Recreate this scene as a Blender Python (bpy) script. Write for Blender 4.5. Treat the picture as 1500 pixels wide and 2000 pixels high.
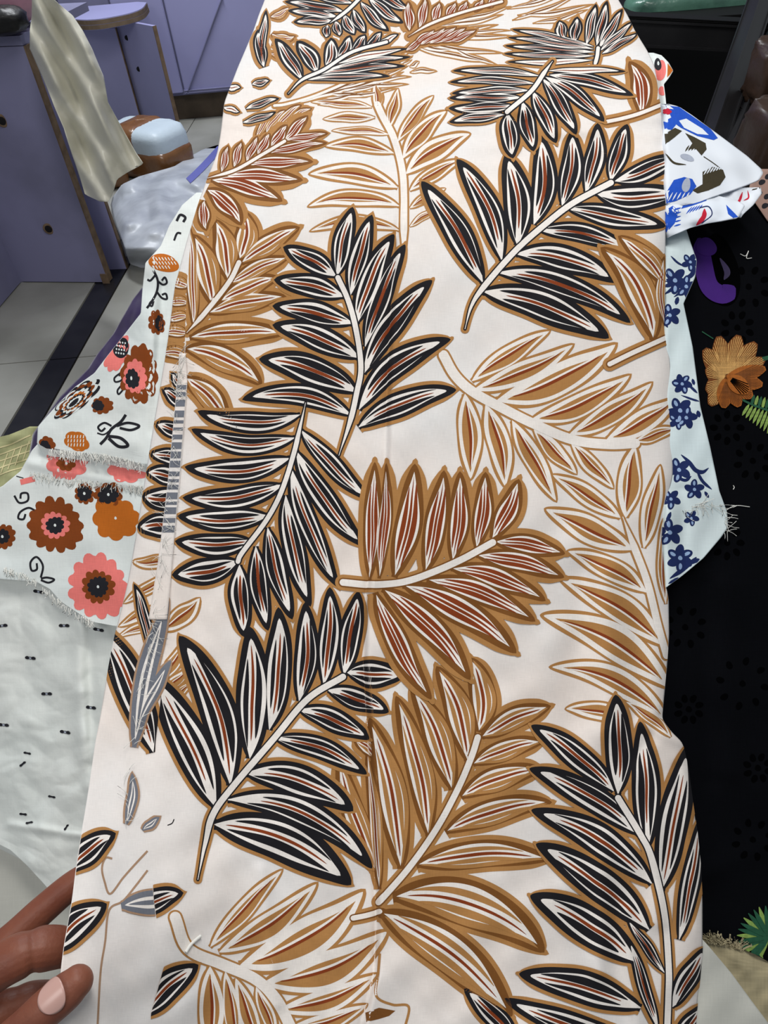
import bpy, bmesh, math, random
import numpy as np
from mathutils import Matrix, Vector

# ------------------------------------------------------------------ camera, world, lights
S = bpy.context.scene
for o in list(bpy.data.objects):
    bpy.data.objects.remove(o)
COL = S.collection
F = 1387.0                      # focal length in pixels of a 1500 x 2000 frame
H = 1.15                        # camera height over the floor
PITCH, ROLL = math.radians(45.0), math.radians(-5.0)
RM = Matrix.Rotation(PITCH, 3, 'X') @ Matrix.Rotation(ROLL, 3, 'Z')
R = np.array(RM)
CAM = np.array([0.0, 0.0, H])
cd = bpy.data.cameras.new('camera'); cam = bpy.data.objects.new('camera', cd); COL.objects.link(cam)
cd.sensor_fit = 'VERTICAL'; cd.sensor_height = 24.0; cd.lens = F / 2000.0 * 24.0
cd.clip_start = 0.02; cd.clip_end = 50
cam.matrix_world = Matrix.Translation(Vector(CAM)) @ RM.to_4x4()
S.camera = cam

W = bpy.data.worlds.new('world'); S.world = W; W.use_nodes = True
W.node_tree.nodes['Background'].inputs[0].default_value = (0.86, 0.93, 1.0, 1)
W.node_tree.nodes['Background'].inputs[1].default_value = 0.30

def area(name, loc, target, sx, sy, power, col):
    l = bpy.data.lights.new(name, 'AREA'); l.shape = 'RECTANGLE'; l.size = sx; l.size_y = sy
    l.energy = power; l.color = col
    o = bpy.data.objects.new(name, l); COL.objects.link(o); o.location = loc
    d = Vector(target) - Vector(loc); o.rotation_euler = d.to_track_quat('-Z', 'Y').to_euler()
    return o
area('ceiling_tube_or_fill', (0.35, 0.75, 2.85), (0.1, 0.55, 0.7), 1.3, 0.35, 38, (1.0, 0.97, 0.93))
area('ceiling_tube_or_fill', (-0.6, 3.5, 2.75), (-0.7, 3.4, 0.0), 1.3, 0.3, 78, (0.93, 0.96, 1.0))  # rear fill lamp, added overhead to brighten the far background
area('shop_front_light', (-1.6, -0.9, 2.6), (0.0, 0.6, 0.6), 1.0, 1.0, 22, (1.0, 0.96, 0.92))
S.view_settings.view_transform = 'Standard'; S.view_settings.look = 'None'
S.view_settings.exposure = -0.25; S.view_settings.gamma = 1.0
S.view_settings.use_curve_mapping = False
random.seed(4)

FOLDY = [300, 380, 470, 700, 850, 950, 1050, 1170, 1280, 1440, 1700, 1800, 1900, 2000]   # the lengthwise crease of the leaf cloth
FOLDX = [790, 793, 777, 765, 760, 757, 741, 719, 715, 725, 738, 741, 737, 712]
# ------------------------------------------------------------------ maths helpers
def ray(px, py):
    px = np.asarray(px, float); py = np.asarray(py, float)
    v = np.stack([(px - 750) / F, (1000 - py) / F, -np.ones_like(px)], -1)
    return v @ R.T
def at(px, py, D):
    return CAM + ray(px, py) * np.asarray(D, float)[..., None]
def floorD(px, py, z=0.0):
    return (z - H) / ray(px, py)[..., 2]
def onfloor(px, py, z=0.0):
    return at(px, py, floorD(px, py, z))
def planeD(px, py, p, n):
    d = ray(px, py)
    return np.dot(np.asarray(p) - CAM, n) / (d @ np.asarray(n))
def smooth(e0, e1, x):
    t = np.clip((x - e0) / (e1 - e0), 0, 1); return t * t * (3 - 2 * t)
def gauss(x, y, cx, cy, sx, sy):
    return np.exp(-((x - cx) / sx) ** 2 - ((y - cy) / sy) ** 2)
def crease(x, y, p0, p1, w, amp):
    (ax, ay), (bx, by) = p0, p1
    dx, dy = bx - ax, by - ay; L2 = dx * dx + dy * dy
    t = ((x - ax) * dx + (y - ay) * dy) / L2
    tc = np.clip(t, 0, 1)
    d2 = (x - ax - tc * dx) ** 2 + (y - ay - tc * dy) ** 2
    return amp * np.exp(-d2 / (w * w))
def waves(x, y, seed, scale, n=7):
    r = random.Random(seed); s = 0
    for k in range(n):
        a = r.uniform(0, math.pi); f = 2 * math.pi / (scale * r.uniform(.6, 1.7)); p = r.uniform(0, 6.28)
        s = s + np.sin((x * math.cos(a) + y * math.sin(a)) * f + p)
    return s / n ** .5
def ridges(x, y, seed, scale, n=5):
    r = random.Random(seed); s = 0
    for k in range(n):
        a = r.uniform(0, math.pi); f = math.pi / (scale * r.uniform(.6, 1.7)); p = r.uniform(0, 6.28)
        q = x * math.cos(a) + y * math.sin(a) + 0.35 * scale * np.sin(y * f * .7 + p) + .3 * scale * np.sin(x * f * .6 + p)
        s = s + 1 - np.sqrt(np.sin(q * f + p) ** 2 + .02)
    return s / n

def facets(x, y, seed, scale, x0, x1, y0, y1):
    '''crumpled paper-like facets: distance to the nearest of scattered points'''
    r = np.random.RandomState(seed); n = int((x1 - x0) * (y1 - y0) / scale ** 2)
    px, py, ww = r.uniform(x0, x1, n), r.uniform(y0, y1, n), r.uniform(.6, 1.4, n)
    sh = np.shape(x); X = np.ravel(x) + 6 * np.sin(np.ravel(y) / 17.0); Y = np.ravel(y) + 6 * np.sin(np.ravel(x) / 23.0); b = np.full(X.shape, 1e9)
    for a, c, w in zip(px, py, ww): b = np.minimum(b, np.hypot((X - a) * w, (Y - c) / w))
    return (b / scale).reshape(sh)

# ------------------------------------------------------------------ materials
def lin(c):
    return tuple(((v / 255 + .055) / 1.055) ** 2.4 if v / 255 > .04045 else v / 255 / 12.92 for v in c)
def nd(nt, t, **kw):
    n = nt.nodes.new(t)
    for k, v in kw.items():
        setattr(n, k, v)
    return n
def mat(name, rgb, rough=.8, var=.0, var_rgb=None, vscale=6.0, weave=0.0, wscale=900.0, bump=0.0, bscale=40.0,
        spec=.3, sheen=0.0, metal=0.0, alpha=1.0, trans=0.0, coat=0.0, coord='Object', wbump=.0, emis=0):
    m = bpy.data.materials.new(name); m.use_nodes = True; nt = m.node_tree
    b = nt.nodes['Principled BSDF']; L = nt.links.new
    b.inputs['Roughness'].default_value = rough; b.inputs['Specular IOR Level'].default_value = spec
    b.inputs['Metallic'].default_value = metal; b.inputs['Sheen Weight'].default_value = sheen
    b.inputs['Coat Weight'].default_value = coat; b.inputs['Alpha'].default_value = alpha
    b.inputs['Transmission Weight'].default_value = trans
    tc = nd(nt, 'ShaderNodeTexCoord'); src = tc.outputs[coord]
    col = nd(nt, 'ShaderNodeRGB'); col.outputs[0].default_value = (*lin(rgb), 1); cur = col.outputs[0]
    if var > 0:
        n1 = nd(nt, 'ShaderNodeTexNoise'); n1.inputs['Scale'].default_value = vscale; n1.inputs['Detail'].default_value = 5
        L(src, n1.inputs['Vector'])
        rp = nd(nt, 'ShaderNodeValToRGB'); rp.color_ramp.elements[0].position = .38; rp.color_ramp.elements[1].position = .66
        L(n1.outputs[0], rp.inputs[0])
        mx = nd(nt, 'ShaderNodeMix', data_type='RGBA'); mf = nd(nt, 'ShaderNodeMath', operation='MULTIPLY'); mf.inputs[1].default_value = var
        L(rp.outputs[0], mf.inputs[0]); L(mf.outputs[0], mx.inputs[0]); L(cur, mx.inputs[6])
        mx.inputs[7].default_value = (*lin(var_rgb or tuple(.7 * v for v in rgb)), 1); cur = mx.outputs[2]
    hgt = None
    if weave > 0:
        # thread-to-thread variation: two noises stretched along warp and weft
        tot = None
        for sc in ((1.0, .07, 1.0), (.07, 1.0, 1.0)):
            mp = nd(nt, 'ShaderNodeMapping'); mp.inputs['Scale'].default_value = sc; L(tc.outputs['UV'], mp.inputs[0])
            n2 = nd(nt, 'ShaderNodeTexNoise'); n2.inputs['Scale'].default_value = wscale; n2.inputs['Detail'].default_value = 2
            L(mp.outputs[0], n2.inputs['Vector'])
            if tot is None: tot = n2.outputs[0]
            else:
                ad = nd(nt, 'ShaderNodeMath', operation='ADD'); L(tot, ad.inputs[0]); L(n2.outputs[0], ad.inputs[1]); tot = ad.outputs[0]
        mr = nd(nt, 'ShaderNodeMapRange'); mr.inputs[1].default_value = .6; mr.inputs[2].default_value = 1.4
        mr.inputs[3].default_value = 1 - weave; mr.inputs[4].default_value = 1 + weave * .6; L(tot, mr.inputs[0])
        mm = nd(nt, 'ShaderNodeVectorMath', operation='SCALE'); L(cur, mm.inputs[0]); L(mr.outputs[0], mm.inputs['Scale']); cur = mm.outputs[0]
        hgt = tot
    L(cur, b.inputs['Base Color'])
    if bump > 0 or wbump > 0:
        bp = nd(nt, 'ShaderNodeBump')
        if bump > 0:
            n3 = nd(nt, 'ShaderNodeTexNoise'); n3.inputs['Scale'].default_value = bscale; n3.inputs['Detail'].default_value = 6
            L(src, n3.inputs['Vector']); L(n3.outputs[0], bp.inputs['Height']); bp.inputs['Strength'].default_value = bump; bp.inputs['Distance'].default_value = .004
        else:
            L(hgt, bp.inputs['Height']); bp.inputs['Strength'].default_value = wbump; bp.inputs['Distance'].default_value = .0004
        L(bp.outputs[0], b.inputs['Normal'])
    return m

M = {}
CR = (233, 223, 216)
M['cream'] = mat('cream_cotton', CR, .9, var=.75, var_rgb=(227, 229, 230), vscale=5.5, weave=.08, wscale=750, sheen=.1, wbump=.2)
def ink(n, c, **k): M[n] = mat(n, c, .85, weave=.13, wscale=750, spec=.15, **k)
ink('white_ink', (236, 230, 224)); ink('tan_ink', (174, 126, 74)); ink('dark_tan_ink', (122, 78, 36))
ink('black_ink', (29, 28, 32)); ink('rust_ink', (133, 60, 27)); ink('faded_ink', (112, 116, 126)); ink('faded_tan', (168, 136, 110))
M['white_floral'] = mat('white_rayon', (222, 230, 229), .8, var=.5, var_rgb=(234, 236, 232), vscale=8, weave=.06, wscale=500, bump=.25, bscale=30)
ink('brown_flower', (132, 66, 26)); ink('pink_flower', (238, 128, 122)); ink('charcoal_flower', (36, 36, 42)); ink('orange_flower', (190, 104, 32))
M['white_crumple'] = mat('white_crumpled_cotton', (216, 222, 219), .85, var=.5, var_rgb=(228, 230, 226), vscale=10, weave=.05, wscale=500, bump=.5, bscale=26)
M['purple'] = mat('purple_velvet', (38, 16, 74), .7, var=.7, var_rgb=(26, 10, 54), vscale=30, sheen=.4)
M['purple_bright'] = mat('purple_applique', (66, 22, 122), .75, var=.5, var_rgb=(48, 14, 96), vscale=30)
M['olive'] = mat('pale_olive_cloth', (168, 170, 126), .85, weave=.12, wscale=300)
M['olive_thread'] = mat('pale_gold_thread', (214, 204, 158), .7)
M['navy_white'] = mat('white_linen', (212, 228, 232), .85, var=.4, var_rgb=(224, 234, 234), vscale=9, weave=.06, wscale=420)
ink('navy', (30, 44, 92)); ink('pale_blue', (150, 176, 214))
M['scarf'] = mat('white_satin_scarf', (222, 228, 236), .6, var=.4, var_rgb=(206, 216, 228), vscale=12)
ink('royal_blue', (34, 82, 190)); ink('khaki', (62, 56, 40)); ink('red_ink', (190, 34, 56)); ink('pale_grey', (168, 176, 192))
M['black_cloth'] = mat('black_cotton', (9, 10, 14), .9, weave=.2, wscale=500, spec=.04)
M['eyelet'] = mat('eyelet_stitching', (2, 2, 3), .9, spec=.02)
M['orange_thread'] = mat('orange_embroidery', (164, 92, 28), .6, weave=.35, wscale=260)
M['rust_thread'] = mat('rust_embroidery', (122, 68, 22), .6, weave=.35, wscale=260)
M['gold_thread'] = mat('gold_embroidery', (204, 158, 94), .6, weave=.4, wscale=260)
M['green_thread'] = mat('green_embroidery', (34, 88, 62), .6, weave=.35, wscale=260)
M['lime_thread'] = mat('lime_embroidery', (138, 168, 84), .6, weave=.4, wscale=260)
M['beige_fringe'] = mat('beige_fringed_cloth', (184, 172, 138), .9, weave=.15, wscale=240)
M['grey_cloth'] = mat('pale_grey_cloth', (196, 196, 188), .9, weave=.06, wscale=400, var=.5, var_rgb=(180, 182, 174), vscale=8)
M['thread'] = mat('white_thread', (232, 232, 226), .8)
M['marble'] = mat('grey_white_marble', (158, 158, 152), .32, var=.8, var_rgb=(122, 122, 114), vscale=2.6, spec=.5)
M['strip'] = mat('black_stone', (22, 23, 28), .3, var=.5, var_rgb=(36, 36, 40), vscale=14, spec=.5)
M['joint'] = mat('floor_joint', (84, 80, 72), .9)
M['lavender'] = mat('lavender_laminate', (150, 150, 190), .55, var=.5, var_rgb=(134, 134, 172), vscale=3)
M['lavender_dull'] = mat('worn_lavender_laminate', (128, 128, 160), .6, var=.7, var_rgb=(104, 104, 128), vscale=4)
M['edge'] = mat('raw_board_edge', (118, 98, 78), .9, var=.7, var_rgb=(84, 68, 54), vscale=40)
M['trim'] = mat('brown_edge_band', (112, 96, 78), .7, var=.6, var_rgb=(86, 72, 58), vscale=30)
M['hole'] = mat('dark_hole', (18, 16, 18), .9)
M['poly'] = mat('cream_polythene', (222, 220, 206), .35, var=.5, var_rgb=(196, 194, 178), vscale=9, bump=.9, bscale=14, spec=.5)
M['bag'] = mat('white_woven_bag', (186, 191, 198), .4, var=.8, var_rgb=(140, 145, 155), vscale=7, bump=1.0, bscale=13, spec=.5)
M['bluestripe'] = mat('blue_bag_stripe', (96, 100, 168), .6)
M['parcel'] = mat('white_parcel_wrap', (190, 204, 214), .45, bump=.6, bscale=30, spec=.5)
M['tape'] = mat('brown_tape', (122, 82, 48), .25, var=.5, var_rgb=(98, 62, 34), vscale=20, bump=.4, bscale=40, spec=.6)
M['pink_plastic'] = mat('pink_plastic_wrap', (176, 132, 150), .35, var=.6, var_rgb=(140, 100, 120), vscale=12, bump=.6, bscale=20)
M['black_plastic'] = mat('black_plastic_wrap', (20, 20, 22), .4, bump=.8, bscale=30)
M['brown_base'] = mat('brown_skirting', (92, 80, 66), .8, var=.6, var_rgb=(66, 56, 46), vscale=10)
M['dark_frame'] = mat('black_metal_frame', (32, 32, 34), .3, spec=.5, var=.5, var_rgb=(46, 46, 48), vscale=8)
M['dark_panel'] = mat('dark_counter_back', (10, 9, 11), .6)
M['green_wrap'] = mat('green_plastic_wrapped_cloth', (96, 140, 122), .25, var=.8, var_rgb=(62, 98, 86), vscale=14, bump=.8, bscale=24, spec=.6)
M['brown_wrap'] = mat('brown_wrapped_cloth', (62, 46, 36), .35, var=.7, var_rgb=(52, 40, 34), vscale=14, bump=.8, bscale=22)
M['dot_cloth'] = mat('pink_beige_cloth', (158, 128, 116), .8, weave=.08)
M['skin'] = mat('brown_skin', (134, 80, 60), .5, var=.6, var_rgb=(110, 58, 44), vscale=45, bump=.12, bscale=300, spec=.4)
M['skin'].node_tree.nodes['Principled BSDF'].inputs['Subsurface Weight'].default_value = .12
M['skin'].node_tree.nodes['Principled BSDF'].inputs['Subsurface Radius'].default_value = (.006, .002, .001)
M['nail'] = mat('pale_nail', (200, 160, 150), .3, spec=.5)
M['wall'] = mat('lavender_wall', (142, 142, 172), .7, var=.4, var_rgb=(120, 120, 150), vscale=2)

# ------------------------------------------------------------------ object helpers
def tag(o, label=None, cat=None, group=None, kind=None):
    if label: o['label'] = label
    if cat: o['category'] = cat
    if group: o['group'] = group
    if kind: o['kind'] = kind
    return o
def mesh_obj(name, verts, faces, mats, parent=None, smooth_=True, midx=None, uvs=None):
    me = bpy.data.meshes.new(name)
    me.from_pydata([tuple(v) for v in verts], [], [tuple(int(i) for i in f) for f in faces])
    for m in (mats if isinstance(mats, (list, tuple)) else [mats]): me.materials.append(m)
    if midx is not None: me.polygons.foreach_set('material_index', np.asarray(midx, np.int32))
    if smooth_: me.polygons.foreach_set('use_smooth', np.ones(len(me.polygons), bool))
    if uvs is not None:
        ul = me.uv_layers.new(name='UVMap'); li = np.zeros(len(me.loops), np.int32)
        me.loops.foreach_get('vertex_index', li); ul.data.foreach_set('uv', np.asarray(uvs, float)[li].ravel())
    me.update()
    o = bpy.data.objects.new(name, me); COL.objects.link(o)
    if parent is not None: o.parent = parent
    return o
def empty(name, loc=(0, 0, 0)):
    o = bpy.data.objects.new(name, None); o.empty_display_size = .05; COL.objects.link(o); return o
def box(name, p0, p1, m, parent=None, bev=.002):
    bm = bmesh.new(); bmesh.ops.create_cube(bm, size=1)
    for v in bm.verts:
        v.co = Vector([(p0[i] + p1[i]) / 2 + v.co[i] * (p1[i] - p0[i]) for i in range(3)])
    if bev: bmesh.ops.bevel(bm, geom=list(bm.edges), offset=bev, segments=2, affect='EDGES')
    me = bpy.data.meshes.new(name); bm.to_mesh(me); bm.free(); me.materials.append(m)
    o = bpy.data.objects.new(name, me); COL.objects.link(o)
    if parent is not None: o.parent = parent
    return o
def beam(name, a, b, w, h, m, parent=None, up=(0, 0, 1), bev=.002):
    """box from point a to point b, w wide across, h along 'up'"""
    a, b = Vector(a), Vector(b); d = (b - a); L = d.length; d.normalize()
    u = Vector(up); s = d.cross(u).normalized(); u = s.cross(d).normalized()
    bm = bmesh.new(); bmesh.ops.create_cube(bm, size=1)
    for v in bm.verts:
        c = v.co.copy(); v.co = (a + b) / 2 + d * (c.x * L) + s * (c.y * w) + u * (c.z * h)
    if bev: bmesh.ops.bevel(bm, geom=list(bm.edges), offset=bev, segments=2, affect='EDGES')
    bmesh.ops.recalc_face_normals(bm, faces=list(bm.faces))
    me = bpy.data.meshes.new(name); bm.to_mesh(me); bm.free(); me.materials.append(m)
    o = bpy.data.objects.new(name, me); COL.objects.link(o)
    if parent is not None: o.parent = parent
    return o
def prism(name, poly, z0, z1, m, parent=None):
    """extrude a polygon of floor points straight up"""
    n = len(poly); vs = [(p[0], p[1], z0) for p in poly] + [(p[0], p[1], z1) for p in poly]
    fs = [tuple(range(n - 1, -1, -1)), tuple(range(n, 2 * n))] + [(i, (i + 1) % n, n + (i + 1) % n, n + i) for i in range(n)]
    o = mesh_obj(name, vs, fs, m, parent, smooth_=False)
    bm = bmesh.new(); bm.from_mesh(o.data); bmesh.ops.recalc_face_normals(bm, faces=list(bm.faces)); bm.to_mesh(o.data); bm.free()
    return o
def tube(name, pts, rad, m, parent=None, seg=8):
    cu = bpy.data.curves.new(name, 'CURVE'); cu.dimensions = '3D'; sp = cu.splines.new('POLY'); sp.points.add(len(pts) - 1)
    for p, q in zip(sp.points, pts): p.co = (*q, 1)
    cu.bevel_depth = rad; cu.bevel_resolution = 2; cu.use_fill_caps = True
    o = bpy.data.objects.new(name, cu); dg = bpy.context.evaluated_depsgraph_get(); COL.objects.link(o)
    dg.update(); me = bpy.data.meshes.new_from_object(o.evaluated_get(dg)); bpy.data.objects.remove(o); bpy.data.curves.remove(cu)
    me.name = name; me.materials.clear(); me.materials.append(m)
    o = bpy.data.objects.new(name, me); COL.objects.link(o)
    if parent is not None: o.parent = parent
    return o
def cat(pts, n=10):
    """Catmull-Rom through 2-D / 3-D points"""
    P = np.array(pts, float); P = np.vstack([2 * P[0] - P[1], P, 2 * P[-1] - P[-2]]); out = []
    for i in range(1, len(P) - 2):
        for t in np.linspace(0, 1, n, endpoint=False):
            a, b, c, d = P[i - 1], P[i], P[i + 1], P[i + 2]
            out.append(.5 * (2 * b + (c - a) * t + (2 * a - 5 * b + 4 * c - d) * t * t + (3 * b - a - 3 * c + d) * t ** 3))
    out.append(P[-2]); return np.array(out)

# ------------------------------------------------------------------ cloth sheets: a surface that stands at its own distance
class Sheet:
    """a draped cloth: outline rows (y, left, right) and a depth function"""
    def __init__(self, rows, depth):
        r = np.array(rows, float); self.rows = r; self.depth = depth
    def xl(self, y): return np.interp(y, self.rows[:, 0], self.rows[:, 1])
    def xr(self, y): return np.interp(y, self.rows[:, 0], self.rows[:, 2])
    def P(self, x, y): return at(x, y, self.depth(x, y))
    def N(self, x, y, e=1.0):
        a = self.P(x + e, y) - self.P(x - e, y); b = self.P(x, y + e) - self.P(x, y - e)
        n = np.cross(b, a); n /= np.linalg.norm(n, axis=-1, keepdims=True) + 1e-12
        v = self.P(x, y) - CAM
        s = np.sign(np.sum(n * v, -1, keepdims=True)); return -n * s
    def build(self, name, m, nx, ny, thick=.0006, parent=None, skirt=None):
        ys = np.linspace(self.rows[0, 0], self.rows[-1, 0], ny + 1); s = np.linspace(0, 1, nx + 1)
        X = self.xl(ys)[:, None] * (1 - s) + self.xr(ys)[:, None] * s; Y = np.repeat(ys[:, None], nx + 1, 1)
        P = self.P(X, Y); uv = np.stack([X / 1000, Y / 1000], -1)
        if skirt:
            # the cloth goes on hanging straight down from one side
            z1 = skirt[1]; col = 0 if skirt[0] == 'L' else -1; e = P[:, col]; add = []
            for k in np.linspace(0, 1, 9)[1:]:
                q = e.copy(); q[:, 2] = e[:, 2] * (1 - k) + np.minimum(z1, e[:, 2]) * k; add.append(q[:, None])
            add = np.concatenate(add, 1); uva = np.repeat(uv[:, col][:, None], 8, 1)
            if skirt[0] == 'L': P = np.concatenate([add[:, ::-1], P], 1); uv = np.concatenate([uva, uv], 1)
            else: P = np.concatenate([P, add], 1); uv = np.concatenate([uv, uva], 1)
        h, w = P.shape[:2]; idx = np.arange(h * w).reshape(h, w)
        fs = np.stack([idx[:-1, :-1], idx[1:, :-1], idx[1:, 1:], idx[:-1, 1:]], -1).reshape(-1, 4)
        o = mesh_obj(name, P.reshape(-1, 3), fs, m, parent, uvs=uv.reshape(-1, 2))
        if thick:
            md = o.modifiers.new('thickness', 'SOLIDIFY'); md.thickness = thick; md.offset = -1
        return o

class Print:
    """flat print on a Sheet, laid on its surface as thin ink"""
    def __init__(self, sheet, mats, e0=2.0e-4, eps=6.0e-5, clip=None):
        self.s = sheet; self.names = mats; self.e0 = e0; self.eps = eps; self.v = []; self.f = []; self.mi = []; self.off = []; self.n = 0; self.clip = clip
    def grid(self, G, m, layer):
        h, w = G.shape[:2]; idx = np.arange(h * w).reshape(h, w) + self.n
        f = np.stack([idx[:-1, :-1], idx[1:, :-1], idx[1:, 1:], idx[:-1, 1:]], -1).reshape(-1, 4)
        self.v.append(G.reshape(-1, 2)); self.f.append(f); self.mi.append(np.full(len(f), self.names.index(m)))
        self.off.append(np.full(h * w, self.e0 + self.eps * layer)); self.n += h * w
    step = 6.0
    def strip(self, C, hl, hr, m, layer):
        """ribbon about centre line C with half widths hl / hr to either side"""
        T = np.gradient(C, axis=0); T /= np.linalg.norm(T, axis=1, keepdims=True) + 1e-9
        Nn = np.stack([-T[:, 1], T[:, 0]], 1)
        k = int(max(1, math.ceil((np.max(hl) + np.max(hr)) / self.step)))
        u = np.linspace(0, 1, k + 1)
        off = (-hl)[:, None] * (1 - u) + hr[:, None] * u
        self.grid(C[:, None, :] + Nn[:, None, :] * off[:, :, None], m, layer)
    def stroke(self, pts, w, m, layer=0, taper=.0, n=8):
        C = cat(pts, n) if len(pts) > 2 else np.linspace(pts[0], pts[1], 14)
        s = np.linspace(0, 1, len(C)); hw = w / 2 * (np.ones_like(s) if not taper else np.clip(np.minimum(s, 1 - s) / taper, .05, 1) ** .6)
        self.strip(C.astype(float), hw, hw, m, layer)
    def blob(self, cx, cy, rx, ry, m, layer=0, petals=0, depth=.2, rot=0.0, sk=0.0, rings=4, seg=64, seed=0, a0=0, a1=2 * math.pi):
        th = np.linspace(a0, a1, seg + 1); r = np.ones_like(th)
        if petals: r = 1 - depth + depth * np.abs(np.cos(petals * th / 2 + seed)) ** .6
        r = r * (1 + .05 * np.sin(2 * th + seed) + .04 * np.sin(3 * th + 2 * seed))
        q = np.linspace(0, 1, rings + 1)[:, None] * r[None]
        x = q * np.cos(th) * rx; y = q * np.sin(th) * ry + sk * x
        c, s = math.cos(rot), math.sin(rot)
        self.grid(np.stack([cx + c * x - s * y, cy + s * x + c * y], -1), m, layer)
    def poly(self, pts, m, layer=0, rings=5):
        P = np.array(pts, float); c = P.mean(0); P = np.vstack([P, P[:1]])
        D = [];
        for a, b in zip(P[:-1], P[1:]):
            k = max(2, int(np.linalg.norm(b - a) / 7)); D += [a + (b - a) * t for t in np.linspace(0, 1, k, endpoint=False)]
        D = np.array(D + [P[0]]); q = np.linspace(0, 1, rings + 1)[:, None, None]
        self.grid(c + q * (D[None] - c), m, layer)
    def build(self, name, parent):
        V = np.concatenate(self.v); off = np.concatenate(self.off)
        x, y = V[:, 0].copy(), V[:, 1]
        lo, hi = self.s.xl(y) + 1, self.s.xr(y) - 1
        if self.clip: lo = np.maximum(lo, self.clip[0](y)); hi = np.minimum(hi, self.clip[1](y))
        x = np.clip(x, lo, np.maximum(hi, lo))
        n = self.s.N(x, y); P = self.s.P(x, y) + n * off[:, None]
        fs = np.concatenate(self.f); mi = np.concatenate(self.mi)
        # drop faces squeezed to nothing at the edge of the cloth or lying wholly off it
        q = np.stack([x, y], 1)[fs]; a = q[:, 2] - q[:, 0]; b = q[:, 3] - q[:, 1]
        ar = np.abs(a[:, 0] * b[:, 1] - a[:, 1] * b[:, 0]); keep = ar > .05
        y0, y1 = self.s.rows[0, 0], self.s.rows[-1, 0]
        keep &= (q[:, :, 1].min(1) > y0) & (q[:, :, 1].max(1) < y1)
        fs, mi = fs[keep], mi[keep]
        if not len(fs): return None
        # all faces look towards the viewer's side of the cloth
        fn = np.cross(P[fs[:, 2]] - P[fs[:, 0]], P[fs[:, 3]] - P[fs[:, 1]])
        fl = np.sum(fn * n[fs[:, 0]], -1) < 0; fs[fl] = fs[fl][:, ::-1]
        used = np.unique(fs); remap = np.zeros(len(P), int); remap[used] = np.arange(len(used))
        o = mesh_obj(name, P[used], remap[fs], [M[k] for k in self.names], parent, midx=mi, uvs=np.stack([x, y], 1)[used] / 1000)
        o.data.normals_split_custom_set_from_vertices([tuple(v) for v in n[used]])
        return o

INKS = ['white_ink', 'tan_ink', 'dark_tan_ink', 'black_ink', 'rust_ink', 'faded_ink', 'faded_tan']

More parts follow.
